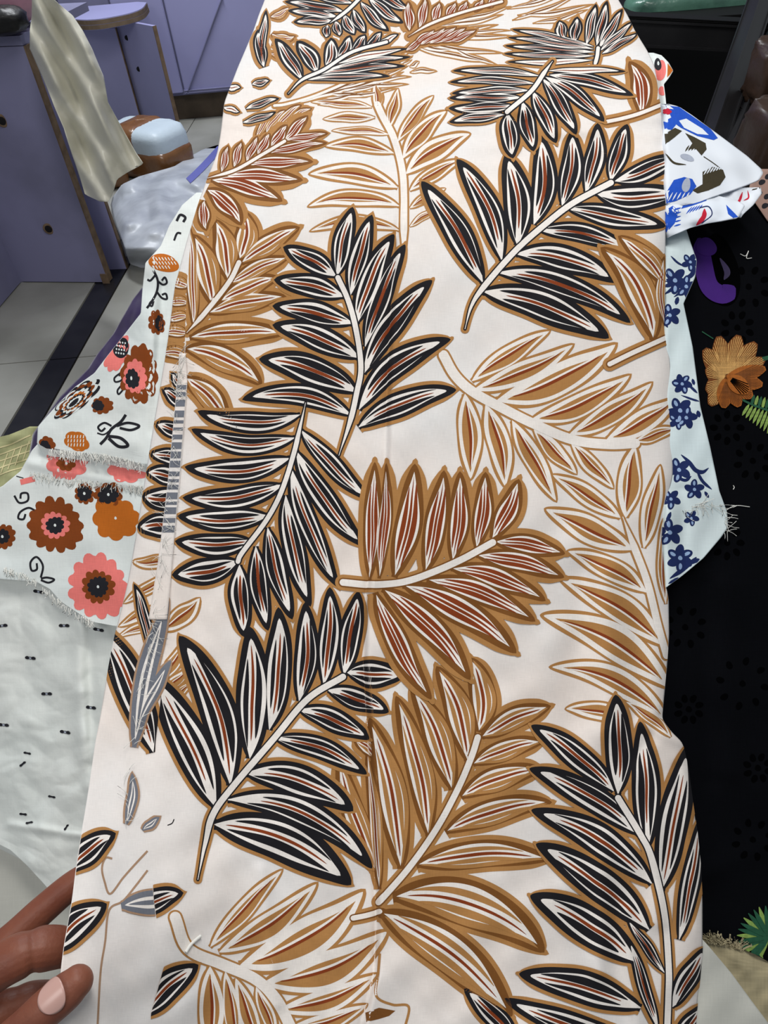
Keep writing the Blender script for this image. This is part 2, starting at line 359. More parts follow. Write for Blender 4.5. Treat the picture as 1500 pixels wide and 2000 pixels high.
def leaf_profile(t):
    return np.clip(np.sin(math.pi * np.clip(t, 0, 1) ** .9), 0, 1) ** .62
def leaflet(pr, b, style, L0, rnd):
    bx, by, tx, ty, w, bend = b; w *= 1.1 if style == 'L' else 1.0 if style in 'STG' else 1.08
    B, T = np.array([bx, by], float), np.array([tx, ty], float); d = T - B; ln = np.linalg.norm(d); d /= ln; n = np.array([-d[1], d[0]])
    st = 3.5 if min(by, ty) < 420 else 5.0; fx = np.interp((by + ty) / 2, FOLDY, FOLDX)
    tight = (min(bx, tx) - 20 < fx < max(bx, tx) + 20) or (max(bx, tx) > 1080 and max(by, ty) > 1020)
    if tight: st = 2.1
    pr.step = 2.6 if tight else (3.2 if min(by, ty) < 330 else 6.0)
    ph = rnd.uniform(0, 6.28); wob = rnd.uniform(.01, .035)
    def centre(t): return B + np.outer(t, d * ln) + np.outer(4 * t * (1 - t) * (bend + 1.2 * np.sin(9 * t + ph)), n)
    def hw(t): return w / 2 * np.maximum(leaf_profile(t), .24 * (1 - t)) * (1 + wob * np.sin(11 * t + ph))
    def body(m, lay, ex=0.0, t0=0.0):
        e1 = ex * 1.1 / ln
        t = np.linspace(t0, 1 + e1, max(8, int(ln * (1 + e1 - t0) / st)))
        tc = np.clip(t, 0, 1)
        h = hw(tc) + ex * (1 - .4 * smooth(.86, 1, tc)) * np.where(t > 1, np.sqrt(np.clip(1 - ((t - 1) / (e1 + 1e-9)) ** 2, 0, 1)), 1.0)
        C = centre(tc) + np.outer(np.maximum(t - 1, 0) * ln, d)
        pr.strip(C, h, h, m, L0 + lay)
    def sub(m, lay, c, hf, t0, t1, px=None, p=.55):
        t = np.linspace(t0, t1, max(7, int(ln * (t1 - t0) / st))); s = (t - t0) / (t1 - t0)
        e = np.sin(math.pi * np.clip(s, 0, 1) ** .9) ** p
        H_ = hw(t); half = (hf * H_ if px is None else px) * e
        C = centre(t); Tn = np.gradient(C, axis=0); Tn /= np.linalg.norm(Tn, axis=1, keepdims=True) + 1e-9
        Nn = np.stack([-Tn[:, 1], Tn[:, 0]], 1)
        pr.strip(C + Nn * (c * H_)[:, None], half, half, m, L0 + lay)
    small = w < 24; sh = rnd.uniform(-.07, .07)
    if style == 'K':
        body('tan_ink', 0, 4 if small else 7); body('black_ink', 1)
        sub('white_ink', 2, 0, .72, .0, .91, p=.42)
        if not small or w > 16:
            c = .355; ka, kb = rnd.uniform(.13, .24), rnd.uniform(.15, .24)
            sub('black_ink', 3, -c + sh, ka, rnd.uniform(.06, .2), rnd.uniform(.74, .84)); sub('black_ink', 3, c + sh, kb, rnd.uniform(.05, .16), rnd.uniform(.76, .86))
        sub('rust_ink', 3, sh, 0, rnd.uniform(.06, .2), rnd.uniform(.78, .87), px=max(1.0, min(3.0, w * .06)) * rnd.uniform(.75, 1.25))
    elif style == 'R':
        body('tan_ink', 0, 4 if small else 10); body('dark_tan_ink', 1)
        sub('white_ink', 2, 0, .74, .02, .93, p=.7)
        sub('rust_ink', 3, -.36, .17, .14, .80); sub('rust_ink', 3, .36, .19, .10, .84); sub('rust_ink', 3, 0, .10, .06, .90)
    elif style == 'B':
        body('tan_ink', 0, 5 if small else 9); body('dark_tan_ink', 1)
        sub('tan_ink', 2, .28, .66, .03, .96, p=.7)
        sub('white_ink', 3, -.06, .70, .02, .94, p=.7)
        sub('tan_ink', 4, .40, .17, .14, .86); sub('tan_ink', 4, -.38, .15, .10, .80)
        sub('rust_ink', 4, 0, 0, .08, .86, px=max(1.0, min(3.2, w * .06)))
    elif style == 'L':
        body('tan_ink', 0)
        e = 4.2 if not small else 2.2
        f = max(.3, 1 - 2 * e / w)
        sub('white_ink', 1, 0, f, .0, .975, p=.35)
        sub('tan_ink', 2, rnd.uniform(-.04, .14), rnd.uniform(.50, .64), .08, .90, p=.8)
        sub('white_ink', 3, -.14, 0, .08, .86, px=max(1.2, min(2.8, w * .05)))
        sub('rust_ink', 4, -.02, 0, .12, .84, px=max(1.0, min(3.0, w * .055)))
    elif style == 'S':      # narrow sweeping strokes where the cloth runs away from the eye
        body('tan_ink', 0); sub('white_ink', 1, .1, .6, .05, .9); sub('dark_tan_ink', 2, -.1, .22, .1, .9)
    elif style == 'T':
        body('tan_ink', 0)
    elif style == 'G':      # wrong side of the cloth showing through, greyed
        body('faded_tan', 0, 4); body('faded_ink', 1); sub('white_ink', 2, 0, .5, .05, .85); sub('faded_ink', 3, .0, .2, .1, .8)
def stem(pr, pts, w, style, L0, tipped=True):
    C = cat(pts, 9); seg = np.r_[0, np.cumsum(np.linalg.norm(np.diff(C, axis=0), axis=1))]; n = int(seg[-1] / 3.0)
    q = np.linspace(0, seg[-1], n); C = np.stack([np.interp(q, seg, C[:, 0]), np.interp(q, seg, C[:, 1])], 1)
    s = np.linspace(0, 1, n); hw = np.full(n, w / 2.0); pr.step = 3.2
    if tipped: hw = w / 2 * np.clip(s / .22, .12, 1)
    def rounded(ex, m, lay, far=False):
        h = hw + ex; d0 = (C[0] - C[1]) / (np.linalg.norm(C[0] - C[1]) + 1e-9); d1 = (C[-1] - C[-2]) / (np.linalg.norm(C[-1] - C[-2]) + 1e-9)
        ks = np.array([.99, .93, .8, .6, .3])
        A = C[0] + np.outer(ks * h[0], d0); B = C[-1] + np.outer(ks[::-1] * h[-1], d1); r = np.sqrt(1 - ks ** 2)
        P = np.vstack([A, C, B]); H_ = np.r_[h[0] * r, h, h[-1] * r[::-1]]; pr.strip(P, H_, H_, m, lay)
    if style == 'K': rounded(8, 'tan_ink', L0); rounded(2.6, 'black_ink', L0 + 3)
    elif style in 'RB': rounded(9, 'tan_ink', L0); rounded(2.6, 'dark_tan_ink', L0 + 3)
    else: rounded(3.8, 'tan_ink', L0)
    rounded(0, 'white_ink', L0 + 4)
# ------------------------------------------------------------------ the room: floor, walls, cupboards
def struct(o, label=None): o['kind'] = 'structure'; return tag(o, label)
fl_ = struct(mesh_obj('floor', [(-4, -2, -.006), (4, -2, -.006), (4, 6, -.006), (-4, 6, -.006)], [(0, 1, 2, 3)], M['joint'], smooth_=False), 'grey marble slab floor with a black stone border strip')
def slab(name, x0a, x0b, x1a, x1b, y0, y1, m):
    """floor piece whose two long sides run from (xa at y0) to (xb at y1)"""
    g = .0022
    o = prism(name, [(x0a + g, y0 + g), (x1a - g, y0 + g), (x1b - g, y1 - g), (x0b + g, y1 - g)], -.03, 0, m, fl_); return o
def sx(y): return -.968 + (y - 1.545) * .068      # line the black strip follows
ys = [-1.2, -.3, .62, 1.24, 1.935, 2.62, 3.4, 4.3]
for a, b in zip(ys[:-1], ys[1:]):
    if a < 2.6: slab('black_border_strip', sx(a) - .044, sx(b) - .044, sx(a) + .044, sx(b) + .044, a, b, M['strip'])
    slab('marble_slab', sx(a) - .76, sx(b) - .76, sx(a) - .046, sx(b) - .046, a, b, M['marble'])
    slab('marble_slab', sx(a) - 1.5, sx(b) - 1.5, sx(a) - .762, sx(b) - .762, a, b, M['marble'])
    for k in range(4):
        l = .046 + k * .75 if (k or a < 2.6) else -.046
        slab('marble_slab', sx(a) + l, sx(b) + l, sx(a) + .046 + (k + 1) * .75, sx(b) + .046 + (k + 1) * .75, a, b, M['marble'])
wb = struct(box('wall_back', (-4, 5.0, 0), (4, 5.1, 2.6), M['wall'], bev=0), 'lavender painted wall behind the cupboards')

# tall cupboard with a diagonal moulding on its door, far end of the shop
YC = 4.22
cup = tag(empty('cupboard', (-.4, 4.5, 0)), 'lavender cupboard with a flat door and diagonal moulding against the back wall', 'cupboard')
def kid(o, root):
    o.parent = root; o.matrix_parent_inverse = Matrix.Translation(root.location).inverted(); return o
kid(box('carcass', (-1.35, YC + .02, .12), (.75, 4.98, 2.0), M['lavender_dull']), cup)
kid(box('plinth', (-1.3, YC + .05, 0), (.72, 4.9, .118), M['brown_base']), cup)
d1 = kid(box('door', (-.842, YC - .004, .135), (-.355, YC + .018, 1.95), M['lavender'], bev=.004), cup)
d2 = kid(box('door', (-.345, YC - .004, .135), (.2, YC + .018, 1.95), M['lavender'], bev=.004), cup)
kid(box('side_stile', (-1.1, YC, .135), (-.852, YC + .018, 1.95), M['lavender'], bev=.004), cup)
def oncup(px, py): return at(px, py, planeD(px, py, (0, YC - .006, 0), (0, 1, 0)))
kid(beam('moulding', oncup(366, 181), oncup(434, -5), .006, .016, M['lavender_dull'], up=(0, 1, 0)), cup)
kid(beam('bottom_rail', (-.842, YC - .006, .142), (.2, YC - .006, .142), .012, .014, M['lavender_dull']), cup)

# rounded shelf unit of lavender boards
su = tag(empty('corner_shelf_unit', (-.95, 3.9, 0)), 'lavender open shelf unit with a rounded brown-edged top beside the cupboard', 'shelf')
E2 = onfloor(355, 285); E1 = onfloor(285, 262); E0 = onfloor(196, 272)
def panel(name, a, b, z0, z1, th, m, root, edge=True):
    a = Vector((a[0], a[1], 0)); b = Vector((b[0], b[1], 0)); d = (b - a).normalized(); n = Vector((-d.y, d.x, 0)) * th
    o = kid(prism(name, [a, b, b + n, a + n], z0, z1, m), root)
    if edge:
        e = d * .004; kid(prism('raw_edge', [b, b + e, b + e + n, b + n], z0, z1, M['edge']), root)
    return o
panel('side_panel', E1, E2, 0, .50, .018, M['lavender'], su)
panel('divider_panel', E0, E1 + np.array([.0, -.03, 0]), 0, .47, .018, M['lavender'], su)
for px, py in ((248, 74), (271, 135), (295, 239)):
    nrm = np.array([-(E2 - E1)[1], (E2 - E1)[0], 0]); nrm /= np.linalg.norm(nrm)
    p = at(px, py, planeD(px, py, E1 - nrm * .001, nrm)); bm = bmesh.new()
    bmesh.ops.create_uvsphere(bm, u_segments=12, v_segments=6, radius=.011)
    me = bpy.data.meshes.new('peg_hole'); bm.to_mesh(me); bm.free(); me.materials.append(M['hole'])
    o = bpy.data.objects.new('peg_hole', me); COL.objects.link(o); o.matrix_world = Matrix.Translation(Vector(p)) @ Matrix.Diagonal((1, .3, 1, 1)); o.parent = su; o.matrix_parent_inverse = Matrix.Translation(su.location).inverted()
# rounded top board with a two-step brown edge band
ZT = .505
arc = [onfloor(x, y, ZT) for x, y in ((292, 22), (283, 34), (262, 43), (232, 50), (196, 56), (160, 57), (120, 50), (70, 30), (66, 2), (288, 4))]
arcs = cat([p[:2] for p in arc[:8]], 5).tolist() + [p[:2] for p in arc[8:]]
arcs = [(float(p[0]), min(float(p[1]), 4.19)) for p in arcs]; cc = np.mean(np.array(arcs), 0)
kid(prism('top_board', [cc + (np.array(p) - cc) * .985 for p in arcs], ZT - .004, ZT + .036, M['lavender']), su)
kid(prism('edge_band', arcs, ZT - .002, ZT + .014, M['trim']), su)
kid(prism('edge_band', [cc + (np.array(p) - cc) * .993 for p in arcs], ZT + .016, ZT + .032, M['trim']), su)

# low cabinet in front of it: worn lavender board with a chipped raw edge
lc = tag(empty('low_cabinet', (-1.1, 2.5, 0)), 'worn lavender low cabinet with a peg hole and chipped brown board edge', 'cabinet')
A0, A1, As = onfloor(42, 552), onfloor(212, 553), onfloor(-60, 672)
panel('front_panel', A0, A1, .004, .72, .03, M['lavender_dull'], lc)
ad = (A1 - A0) / np.linalg.norm(A1 - A0)
panel('back_board', onfloor(200, 527), onfloor(247, 525), 0, .62, .018, M['lavender'], lc)
dn = np.array([-ad[1], ad[0], 0])
a0, as_ = Vector(A0), Vector(As)
panel('side_panel', as_, a0, .004, .72, .02, M['lavender_dull'], lc, edge=False)
kid(prism('top_board', [A0[:2] - ad[:2] * .5, A1[:2], A1[:2] + dn[:2] * .45, A0[:2] + dn[:2] * .45 - ad[:2] * .5], .722, .745, M['lavender_dull']), lc)
def onpanel(px, py): return at(px, py, planeD(px, py, A0 - dn * .001, dn))
for px, py, r in ((95, 447, .014), (4, 236, .014)):
    p = onpanel(px, py)
    for nm, rr, mm, k in (('hole_ring', r * 1.35, M['edge'], .12), ('peg_hole', r, M['hole'], .25)):
        bm = bmesh.new(); bmesh.ops.create_uvsphere(bm, u_segments=16, v_segments=8, radius=rr)
        me = bpy.data.meshes.new(nm); bm.to_mesh(me); bm.free(); me.materials.append(mm)
        o = bpy.data.objects.new(nm, me); COL.objects.link(o); o.matrix_world = Matrix.Translation(Vector(p)) @ Matrix.Diagonal((1, k, 1, 1)); kid(o, lc)
chip = kid(prism('chipped_corner', [A1[:2] - ad[:2] * .02 - dn[:2] * .003, A1[:2] + ad[:2] * .006 - dn[:2] * .003, A1[:2] + ad[:2] * .006, A1[:2] - ad[:2] * .02], .0, .035, M['edge']), lc)

# cream polythene sheet hanging over the low cabinet
def polyD(x, y):
    b = planeD(x, y, A0 - dn * .07, dn)
    q = x - (60 + .36 * y)
    f = .022 * np.sin(q / 13.0 + y / 60) + .016 * np.sin(q / 7.3 - y / 34 + 1) + .03 * np.exp(-((q - 55) / 26.0) ** 2)
    return b - .035 - f + .008 * facets(x, y, 3, 40, -60, 300, -80, 420) + .12 * smooth(60, -30, y) * 0
pol = Sheet([(-60, -40, 60), (-20, 20, 92), (0, 62, 106), (30, 62, 142), (60, 58, 162), (95, 58, 180), (150, 82, 203), (200, 103, 211), (250, 125, 238), (300, 140, 266), (320, 147, 280), (335, 152, 252), (350, 157, 229), (380, 166, 219), (394, 196, 212)], polyD)
tag(pol.build('polythene_sheet', M['poly'], 60, 120, .0012), 'cream crinkled polythene sheet hanging over the low cabinet edge', 'plastic sheet')
# things on the low cabinet
def lump(name, c, r, m, seed, amp=.15, seg=28, parent=None, sq=2.6):
    """a soft stuffed bundle: superellipsoid with creases"""
    vs, fs = [], []; n = seg; k = seg // 2
    for i in range(k + 1):
        v = math.pi * i / k - math.pi / 2
        for j in range(n):
            u = 2 * math.pi * j / n
            def sp(t, e): return math.copysign(abs(t) ** (2 / e), t)
            x, y, z = sp(math.cos(v), sq) * sp(math.cos(u), sq), sp(math.cos(v), sq) * sp(math.sin(u), sq), sp(math.sin(v), sq)
            rr = 1 + amp * (ridges(np.array(u * 40 + z * 15), np.array(z * 55 + seed * 9), seed, 28) - .4)
            vs.append((c[0] + r[0] * x * rr, c[1] + r[1] * y * rr, c[2] + r[2] * z * rr))
    for i in range(k):
        for j in range(n): fs.append((i * n + j, i * n + (j + 1) % n, (i + 1) * n + (j + 1) % n, (i + 1) * n + j))
    return mesh_obj(name, [tuple(float(t) for t in v) for v in vs], fs, m, parent)
p = at(-5, 40, planeD(-5, 40, A0 - dn * .0, dn)); tag(lump('plastic_bundle', (p[0] - .01, p[1] + .12, .835), (.10, .10, .085), M['pink_plastic'], 5), 'pink plastic wrapped bundle on top of the low cabinet', 'bundle')
tag(lump('black_bundle', (onpanel(30, 75)[0] - .03, onpanel(30, 75)[1] - .01, .785), (.085, .06, .034), M['black_plastic'], 7, .25), 'crumpled black plastic wrap under the pink bundle', 'plastic wrap')

# taped parcel on the floor
def slump(name, cx, cy, r, rot, m, seed, amp=.1, parent=None, sq=3.2):
    o = lump(name, (0, 0, 0), r, m, seed, amp, 36, parent, sq); o.matrix_world = Matrix.Translation((cx, cy, r[2] * .97)) @ Matrix.Rotation(rot, 4, 'Z'); return o
pc = onfloor(292, 352); PC = (pc[0] + .0, pc[1] + .12)
pk = tag(empty('taped_parcel', (PC[0], PC[1], 0)), 'white wrapped parcel bound with shiny brown tape beside the shelf unit', 'parcel')
o = slump('wrap', PC[0], PC[1], (.18, .12, .105), -.55, M['parcel'], 11, .07, None, 5); kid(o, pk)
o = slump('brown_tape', PC[0] - .02, PC[1] + .008, (.075, .124, .109), -.55, M['tape'], 11, .07, None, 5); kid(o, pk)
o = slump('brown_tape', PC[0] + .004, PC[1] - .006, (.184, .124, .066), -.55, M['tape'], 12, .07, None, 5); kid(o, pk)
tag(slump('taped_scrap', onfloor(228, 372)[0], onfloor(228, 372)[1] + .05, (.055, .05, .075), .4, M['tape'], 13, .3), 'small scrap of brown tape between the polythene sheet and white bag', 'tape')

# big white woven bag slumped on the floor
def bagD(x, y):
    b = floorD(x, y)
    e = smooth(0, 34, y - (290 + .0008 * (x - 400) ** 2)) * smooth(0, 40, 524 - y) * smooth(205, 245, x)
    return b - e * (.26 + .03 * waves(x, y, 21, 80) - .07 * facets(x, y, 22, 42, 200, 520, 270, 540) + .10 * gauss(x, y, 300, 420, 90, 90))
bag = Sheet([(283, 425, 470), (292, 395, 480), (305, 372, 490), (325, 340, 500), (345, 270, 500), (360, 238, 500), (385, 220, 500), (400, 216, 500), (430, 222, 480), (470, 238, 460), (500, 248, 440), (516, 254, 420), (523, 275, 400)], bagD)
bg = tag(bag.build('woven_bag', M['bag'], 70, 70, .0015), 'crinkled white woven plastic bag with a blue stripe slumped on the floor', 'bag')
pr = Print(bag, ['bluestripe'], 2e-3); pr.stroke([(368, 354), (395, 328), (430, 290)], 13, 'bluestripe'); pr.build('blue_stripe', bg)

# dark display counter, right
dcn = tag(empty('display_counter', (1.2, 2.0, 0)), 'black metal display counter frame with an empty dark shelf bay', 'counter')
RD = 1.95
p0, p1 = at(1150, 56, RD), at(1530, 76, RD)
kid(beam('top_rail', p0, p1, .05, .062, M['dark_frame'], bev=.006), dcn)
kid(beam('glass_channel', p0 + np.array([0, -.0, .036]), p1 + np.array([0, 0, .036]), .054, .006, M['dark_panel']), dcn)
def down_to(a, b, z):
    """carry the line a-b on until it meets height z"""
    a, b = np.array(a), np.array(b); return a + (b - a) * ((z - a[2]) / (b[2] - a[2]))
for nm, a, b, w_, h_, m_ in (('strut', at(1496, -30, 1.86), at(1392, 275, 1.62), .036, .045, 'dark_frame'), ('strut', at(1535, 30, 1.86), at(1425, 300, 1.58), .03, .035, 'dark_frame'), ('strut', at(1580, 20, 1.9), at(1440, 320, 1.6), .04, .02, 'brown_base')):
    kid(beam(nm, a, down_to(a, b, .06), w_, h_, M[m_], up=(.3, -.6, .6), bev=.004), dcn)
q0, q1 = at(1100, 60, 2.6), at(1700, 60, 2.6)
kid(prism('back_panel', [q0[:2], q1[:2], q1[:2] + np.array([0, .03]), q0[:2] + np.array([0, .03])], 0, q0[2] + .02, M['dark_panel']), dcn)
bq = at(1200, 330, 1.75)
kid(prism('floor_panel', [(.55, 1.35), (2.2, 1.2), (2.3, 2.4), (.6, 2.5)], .02, .05, M['dark_panel']), dcn)
kid(prism('shelf_board', [at(1120, 40, 1.98)[:2], at(1560, 60, 1.98)[:2], at(1560, 60, 1.98)[:2] + np.array([.1, .5]), at(1120, 40, 1.98)[:2] + np.array([.1, .5])], p0[2] - .02, p0[2] + .0, M['dark_panel']), dcn)
g0 = at(1368, 14, 2.10)
tag(lump('wrapped_fabric_stack', (g0[0], g0[1], g0[2]), (.22, .085, .058), M['green_wrap'], 15, .14, 44, None, 4), 'green fabric stack in clear plastic on the counter shelf', 'fabric stack')
g1 = at(1225, 15, 2.2)
tag(lump('wrapped_fabric_bundle', (g1[0] - .16, g1[1] + .15, p0[2] + .10), (.12, .12, .07), M['black_plastic'], 16, .2, 32, None, 3), 'dark plastic wrapped bundle beside the green stack', 'bundle')
for k, (px, py, D, r) in enumerate(((1524, 140, 1.60, (.06, .06, .065)), (1524, 290, 1.34, (.065, .07, .08)))):
    q = at(px, py, D)
    kid(box('side_locker', (q[0] - .07, q[1] - .075, .05), (q[0] + .5, q[1] + .075, q[2] - r[2] * 1.05), M['dark_panel'], bev=.003), dcn)
    tag(lump('brown_bundle', tuple(q), r, M['brown_wrap'], 31 + k, .35, 40, None, 5), ['small brown plastic wrapped bundle wedged behind the counter struts', 'larger brown wrapped bundle resting above the pink dotted cloth'][k], 'bundle')
# ------------------------------------------------------------------ the heap of cloth
_y = np.arange(-400, 2500, 2.0)
_d = np.interp(_y, [-400, -200, 0, 60, 200, 400, 500, 1000, 1500, 2000, 2500], [1.5, 1.25, 1.04, .97, .83, .735, .712, .645, .585, .53, .48])
_k = np.exp(-(np.arange(-100, 101) * 2.0 / 55) ** 2); _k /= _k.sum()
_d = np.convolve(np.pad(_d, 100, mode='edge'), _k, 'valid')
def base(y): return np.interp(y, _y, _d)
def under(x): return .035 * smooth(1305, 1275, x)      # tucked well below the leaf cloth
def side(x):                      # the heap falls away to both sides
    return .00026 * np.maximum(300 - x, 0) + .00022 * np.maximum(x - 1300, 0)

# --- pale grey cloth and beige fringed cloth at the bottom of the heap
gl = Sheet([(1560, -120, 280), (2160, -120, 280)], lambda x, y: base(y) + .085 + .0003 * (300 - x) + .002 * waves(x, y, 5, 160))
tag(gl.build('grey_cloth', M['grey_cloth'], 40, 50, skirt=('L', .02)), 'plain pale grey cloth under the crumpled white cloth, beside the hand', 'cloth')
bf = Sheet([(1832, 1330, 1372), (1840, 1330, 1420), (1850, 1330, 1450), (1870, 1330, 1500), (1890, 1330, 1600), (2160, 1330, 1660)], lambda x, y: base(y) + .05 + side(x) + .002 * waves(x, y, 6, 60) + .003 * ridges(x, y, 7, 50))
bfo = tag(bf.build('fringed_cloth', M['beige_fringe'], 40, 50, skirt=('R', .02)), 'beige woven cloth with a frayed fringe below the black cloth', 'cloth')
gr_ = Sheet([(1826, 1290, 1364), (1850, 1290, 1386), (1900, 1290, 1428), (1960, 1290, 1472), (2000, 1290, 1502), (2160, 1290, 1600)], lambda x, y: base(y) + .034 + .5 * side(x) + .0015 * waves(x, y, 8, 120))
tag(gr_.build('grey_cloth', M['grey_cloth'], 40, 50), 'plain pale grey cloth overlapping the beige fringed cloth', 'cloth')

# --- black eyelet cloth with embroidery
def blackD(x, y):
    return base(y) + .055 + side(x) + .004 * waves(x, y, 9, 260, 5) + .006 * crease(x, y, (1370, 1150), (1390, 1520), 26, 1) - .006 * crease(x, y, (1420, 1150), (1425, 1500), 30, 1) - .004 * crease(x, y, (1370, 1710), (1500, 1650), 22, 1)
bk = Sheet([(392, 1470, 1560), (405, 1380, 1600), (440, 1300, 1640), (600, 1230, 1660), (1829, 1230, 1680), (1836, 1350, 1680), (1846, 1430, 1680), (1866, 1480, 1680), (1884, 1510, 1680)], blackD)
bko = tag(bk.build('black_cloth', M['black_cloth'], 70, 220, skirt=('R', .02)), 'black eyelet cotton with embroidered orange flower lying right of the leaf print', 'cloth')
rn = random.Random(3)
for cx, cy, r in ((1338, 1225, 34), (1450, 1335, 44), (1462, 560, 34), (1420, 835, 26), (1470, 900, 30), (1440, 640, 26), (1470, 1640, 34), (1345, 1385, 22), (1480, 1500, 22), (1420, 1060, 26)):
    pr = Print(bk, ['eyelet'], 3e-4)
    for k in range(8):
        a = k * math.pi / 4 + cx; pr.blob(cx + r * math.cos(a), cy + r * math.sin(a), 8, 6, 'eyelet', 0, rot=a, rings=2, seg=16)
    pr.blob(cx, cy, 6, 6, 'eyelet', 0, rings=2, seg=14)
    pr.build('eyelet_embroidery', bko)
def fanpetal(pr, cx, cy, ang, ln, w, m, m2, layer, n=9):
    """an embroidered petal of satin stitches"""
    B = np.array([cx, cy]); d = np.array([math.cos(ang), math.sin(ang)]); nn = np.array([-d[1], d[0]])
    t = np.linspace(0, 1, 14); hw = w / 2 * np.sin(math.pi * np.clip(t * .86 + .1, 0, 1)) ** .7
    pr.strip(B + np.outer(t * ln, d), hw, hw, m, layer)
    for k in range(n):
        u = (k + .5) / n * 2 - 1
        a = B + d * ln * .12 + nn * u * w * .12; b = B + d * ln * (.97 - .25 * u * u) + nn * u * w * .40
        pr.stroke([a, b], 1.6, m2, layer + 1)
pr = Print(bk, ['orange_thread', 'rust_thread', 'gold_thread', 'eyelet'], 8e-4, 3e-4)
fx, fy = 1418, 742
for a, l, w_, lay in ((-2.62, 46, 40, 0), (-2.2, 74, 40, 0), (-1.75, 86, 42, 0), (-1.3, 90, 42, 0), (-.9, 92, 42, 0), (-.5, 84, 38, 0), (2.6, 46, 40, 0), (2.15, 60, 36, 0)):
    fanpetal(pr, fx, fy, a, l, w_, 'rust_thread', 'gold_thread', lay)
for a, l, w_, lay in ((-.28, 78, 32, 3), (.15, 70, 34, 3), (.62, 60, 36, 3), (1.15, 58, 34, 3), (1.7, 56, 34, 3)):
    fanpetal(pr, fx, fy, a, l, w_, 'orange_thread', 'rust_thread', lay)
fanpetal(pr, 1420, 740, .62, 48, 34, 'orange_thread', 'eyelet', 6, 7)
pr.build('orange_flower_embroidery', bko)
pr = Print(bk, ['green_thread', 'lime_thread'], 8e-4, 3e-4)
pr.stroke([(1441, 778), (1470, 792), (1510, 806)], 4, 'green_thread', 2)
for k in range(9):
    x = 1462 + k * 7
    pr.stroke([(x, 790 + k * 2.4), (x - 14, 812 + k * 5)], 6, 'lime_thread', 1, .3); pr.stroke([(x + 4, 792 + k * 2.4), (x + 10, 772 + k * 1.5)], 6, 'lime_thread' if k % 2 else 'green_thread', 1, .3)
pr.build('green_leaf_embroidery', bko)
pr = Print(bk, ['green_thread', 'lime_thread'], 8e-4, 3e-4)
for k in range(14):
    a = 2.0 + k * .2; pr.stroke([(1500, 1830), (1500 + 62 * math.cos(a), 1830 + 62 * math.sin(a))], 9, 'green_thread' if k % 3 else 'lime_thread', k % 3, .3)
pr.build('green_leaf_embroidery', bko)
for st_, w_ in (([(1370, 648), (1392, 662)], 2), ([(1488, 702), (1520, 694)], 8)):
    pr = Print(bk, ['green_thread'], 8e-4); pr.stroke(st_, w_, 'green_thread'); pr.build('green_stalk_embroidery', bko)
pr = Print(bk, ['purple_bright', 'purple', 'eyelet'], 9e-4, 3e-4)
pr.blob(1406, 530, 36, 70, 'eyelet', 0, rot=-.12)
pr.stroke([(1364, 466), (1372, 516), (1384, 560), (1410, 576), (1434, 562)], 36, 'purple_bright', 1, .12)
pr.blob(1378, 484, 20, 18, 'purple_bright', 2); pr.stroke([(1404, 506), (1418, 532), (1412, 548)], 12, 'purple', 3, .4)
pr.build('purple_applique', bko)

# --- pink dotted cloth behind the scarf
dt = Sheet([(330, 1478, 1560), (345, 1468, 1560), (375, 1462, 1560), (400, 1478, 1560), (432, 1500, 1560)], lambda x, y: base(y) + .05 + side(x))
dto = tag(dt.build('dotted_cloth', M['dot_cloth'], 14, 16, skirt=('R', .02)), 'pinkish beige cloth with dark dots behind the blue and white scarf', 'cloth')
pr = Print(dt, ['charcoal_flower'])
for x, y in ((1488, 356), (1500, 345), (1482, 378), (1498, 384), (1494, 402), (1512, 366)): pr.blob(x, y, 7, 5, 'charcoal_flower', 0, rot=-.6, rings=2, seg=18)
pr.build('printed_dot', dto)

# --- white linen with navy flowers, under the right edge of the leaf print
def navyD(x, y): return base(y) + .03 + .012 * smooth(1306, 1280, x) + .9 * side(x) + .0022 * waves(x, y, 12, 90) + .012 * smooth(1300, 1420, x) * smooth(940, 1080, y) + .006 * crease(x, y, (1330, 960), (1335, 1120), 16, 1) - .004 * crease(x, y, (1300, 560), (1350, 600), 18, 1)
nv = Sheet([(436, 1240, 1338), (450, 1240, 1341), (509, 1240, 1361), (541, 1240, 1358), (593, 1240, 1335), (640, 1240, 1345), (678, 1240, 1353), (794, 1240, 1368), (873, 1240, 1387), (959, 1240, 1405), (1000, 1240, 1420), (1030, 1240, 1422), (1050, 1240, 1408), (1090, 1240, 1374), (1125, 1240, 1332), (1148, 1240, 1300)], navyD)
nvo = tag(nv.build('navy_floral_cloth', M['navy_white'], 50, 200), 'white linen with navy blue flowers under the right edge of the leaf print', 'cloth')
def navyflower(pr, cx, cy, r, rot, pet=5):
    for k in range(pet):
        a = rot + k * 2 * math.pi / pet
        pr.blob(cx + .6 * r * math.cos(a), cy + .6 * r * math.sin(a), .52 * r, .36 * r, 'navy', 0, rot=a, rings=2, seg=20)
        if k % 2: pr.blob(cx + .68 * r * math.cos(a), cy + .68 * r * math.sin(a), .26 * r, .14 * r, 'pale_blue', 1, rot=a, rings=2, seg=16)
    pr.blob(cx, cy, .18 * r, .18 * r, 'pale_blue', 2, rings=2, seg=14)
def spray(name, items):
    pr = Print(nv, ['navy', 'pale_blue'])
    for it in items:
        if it[0] == 'f': navyflower(pr, *it[1:])
        else: pr.stroke(it[1], it[2], 'navy', 0, .3)
    pr.build(name, nvo)
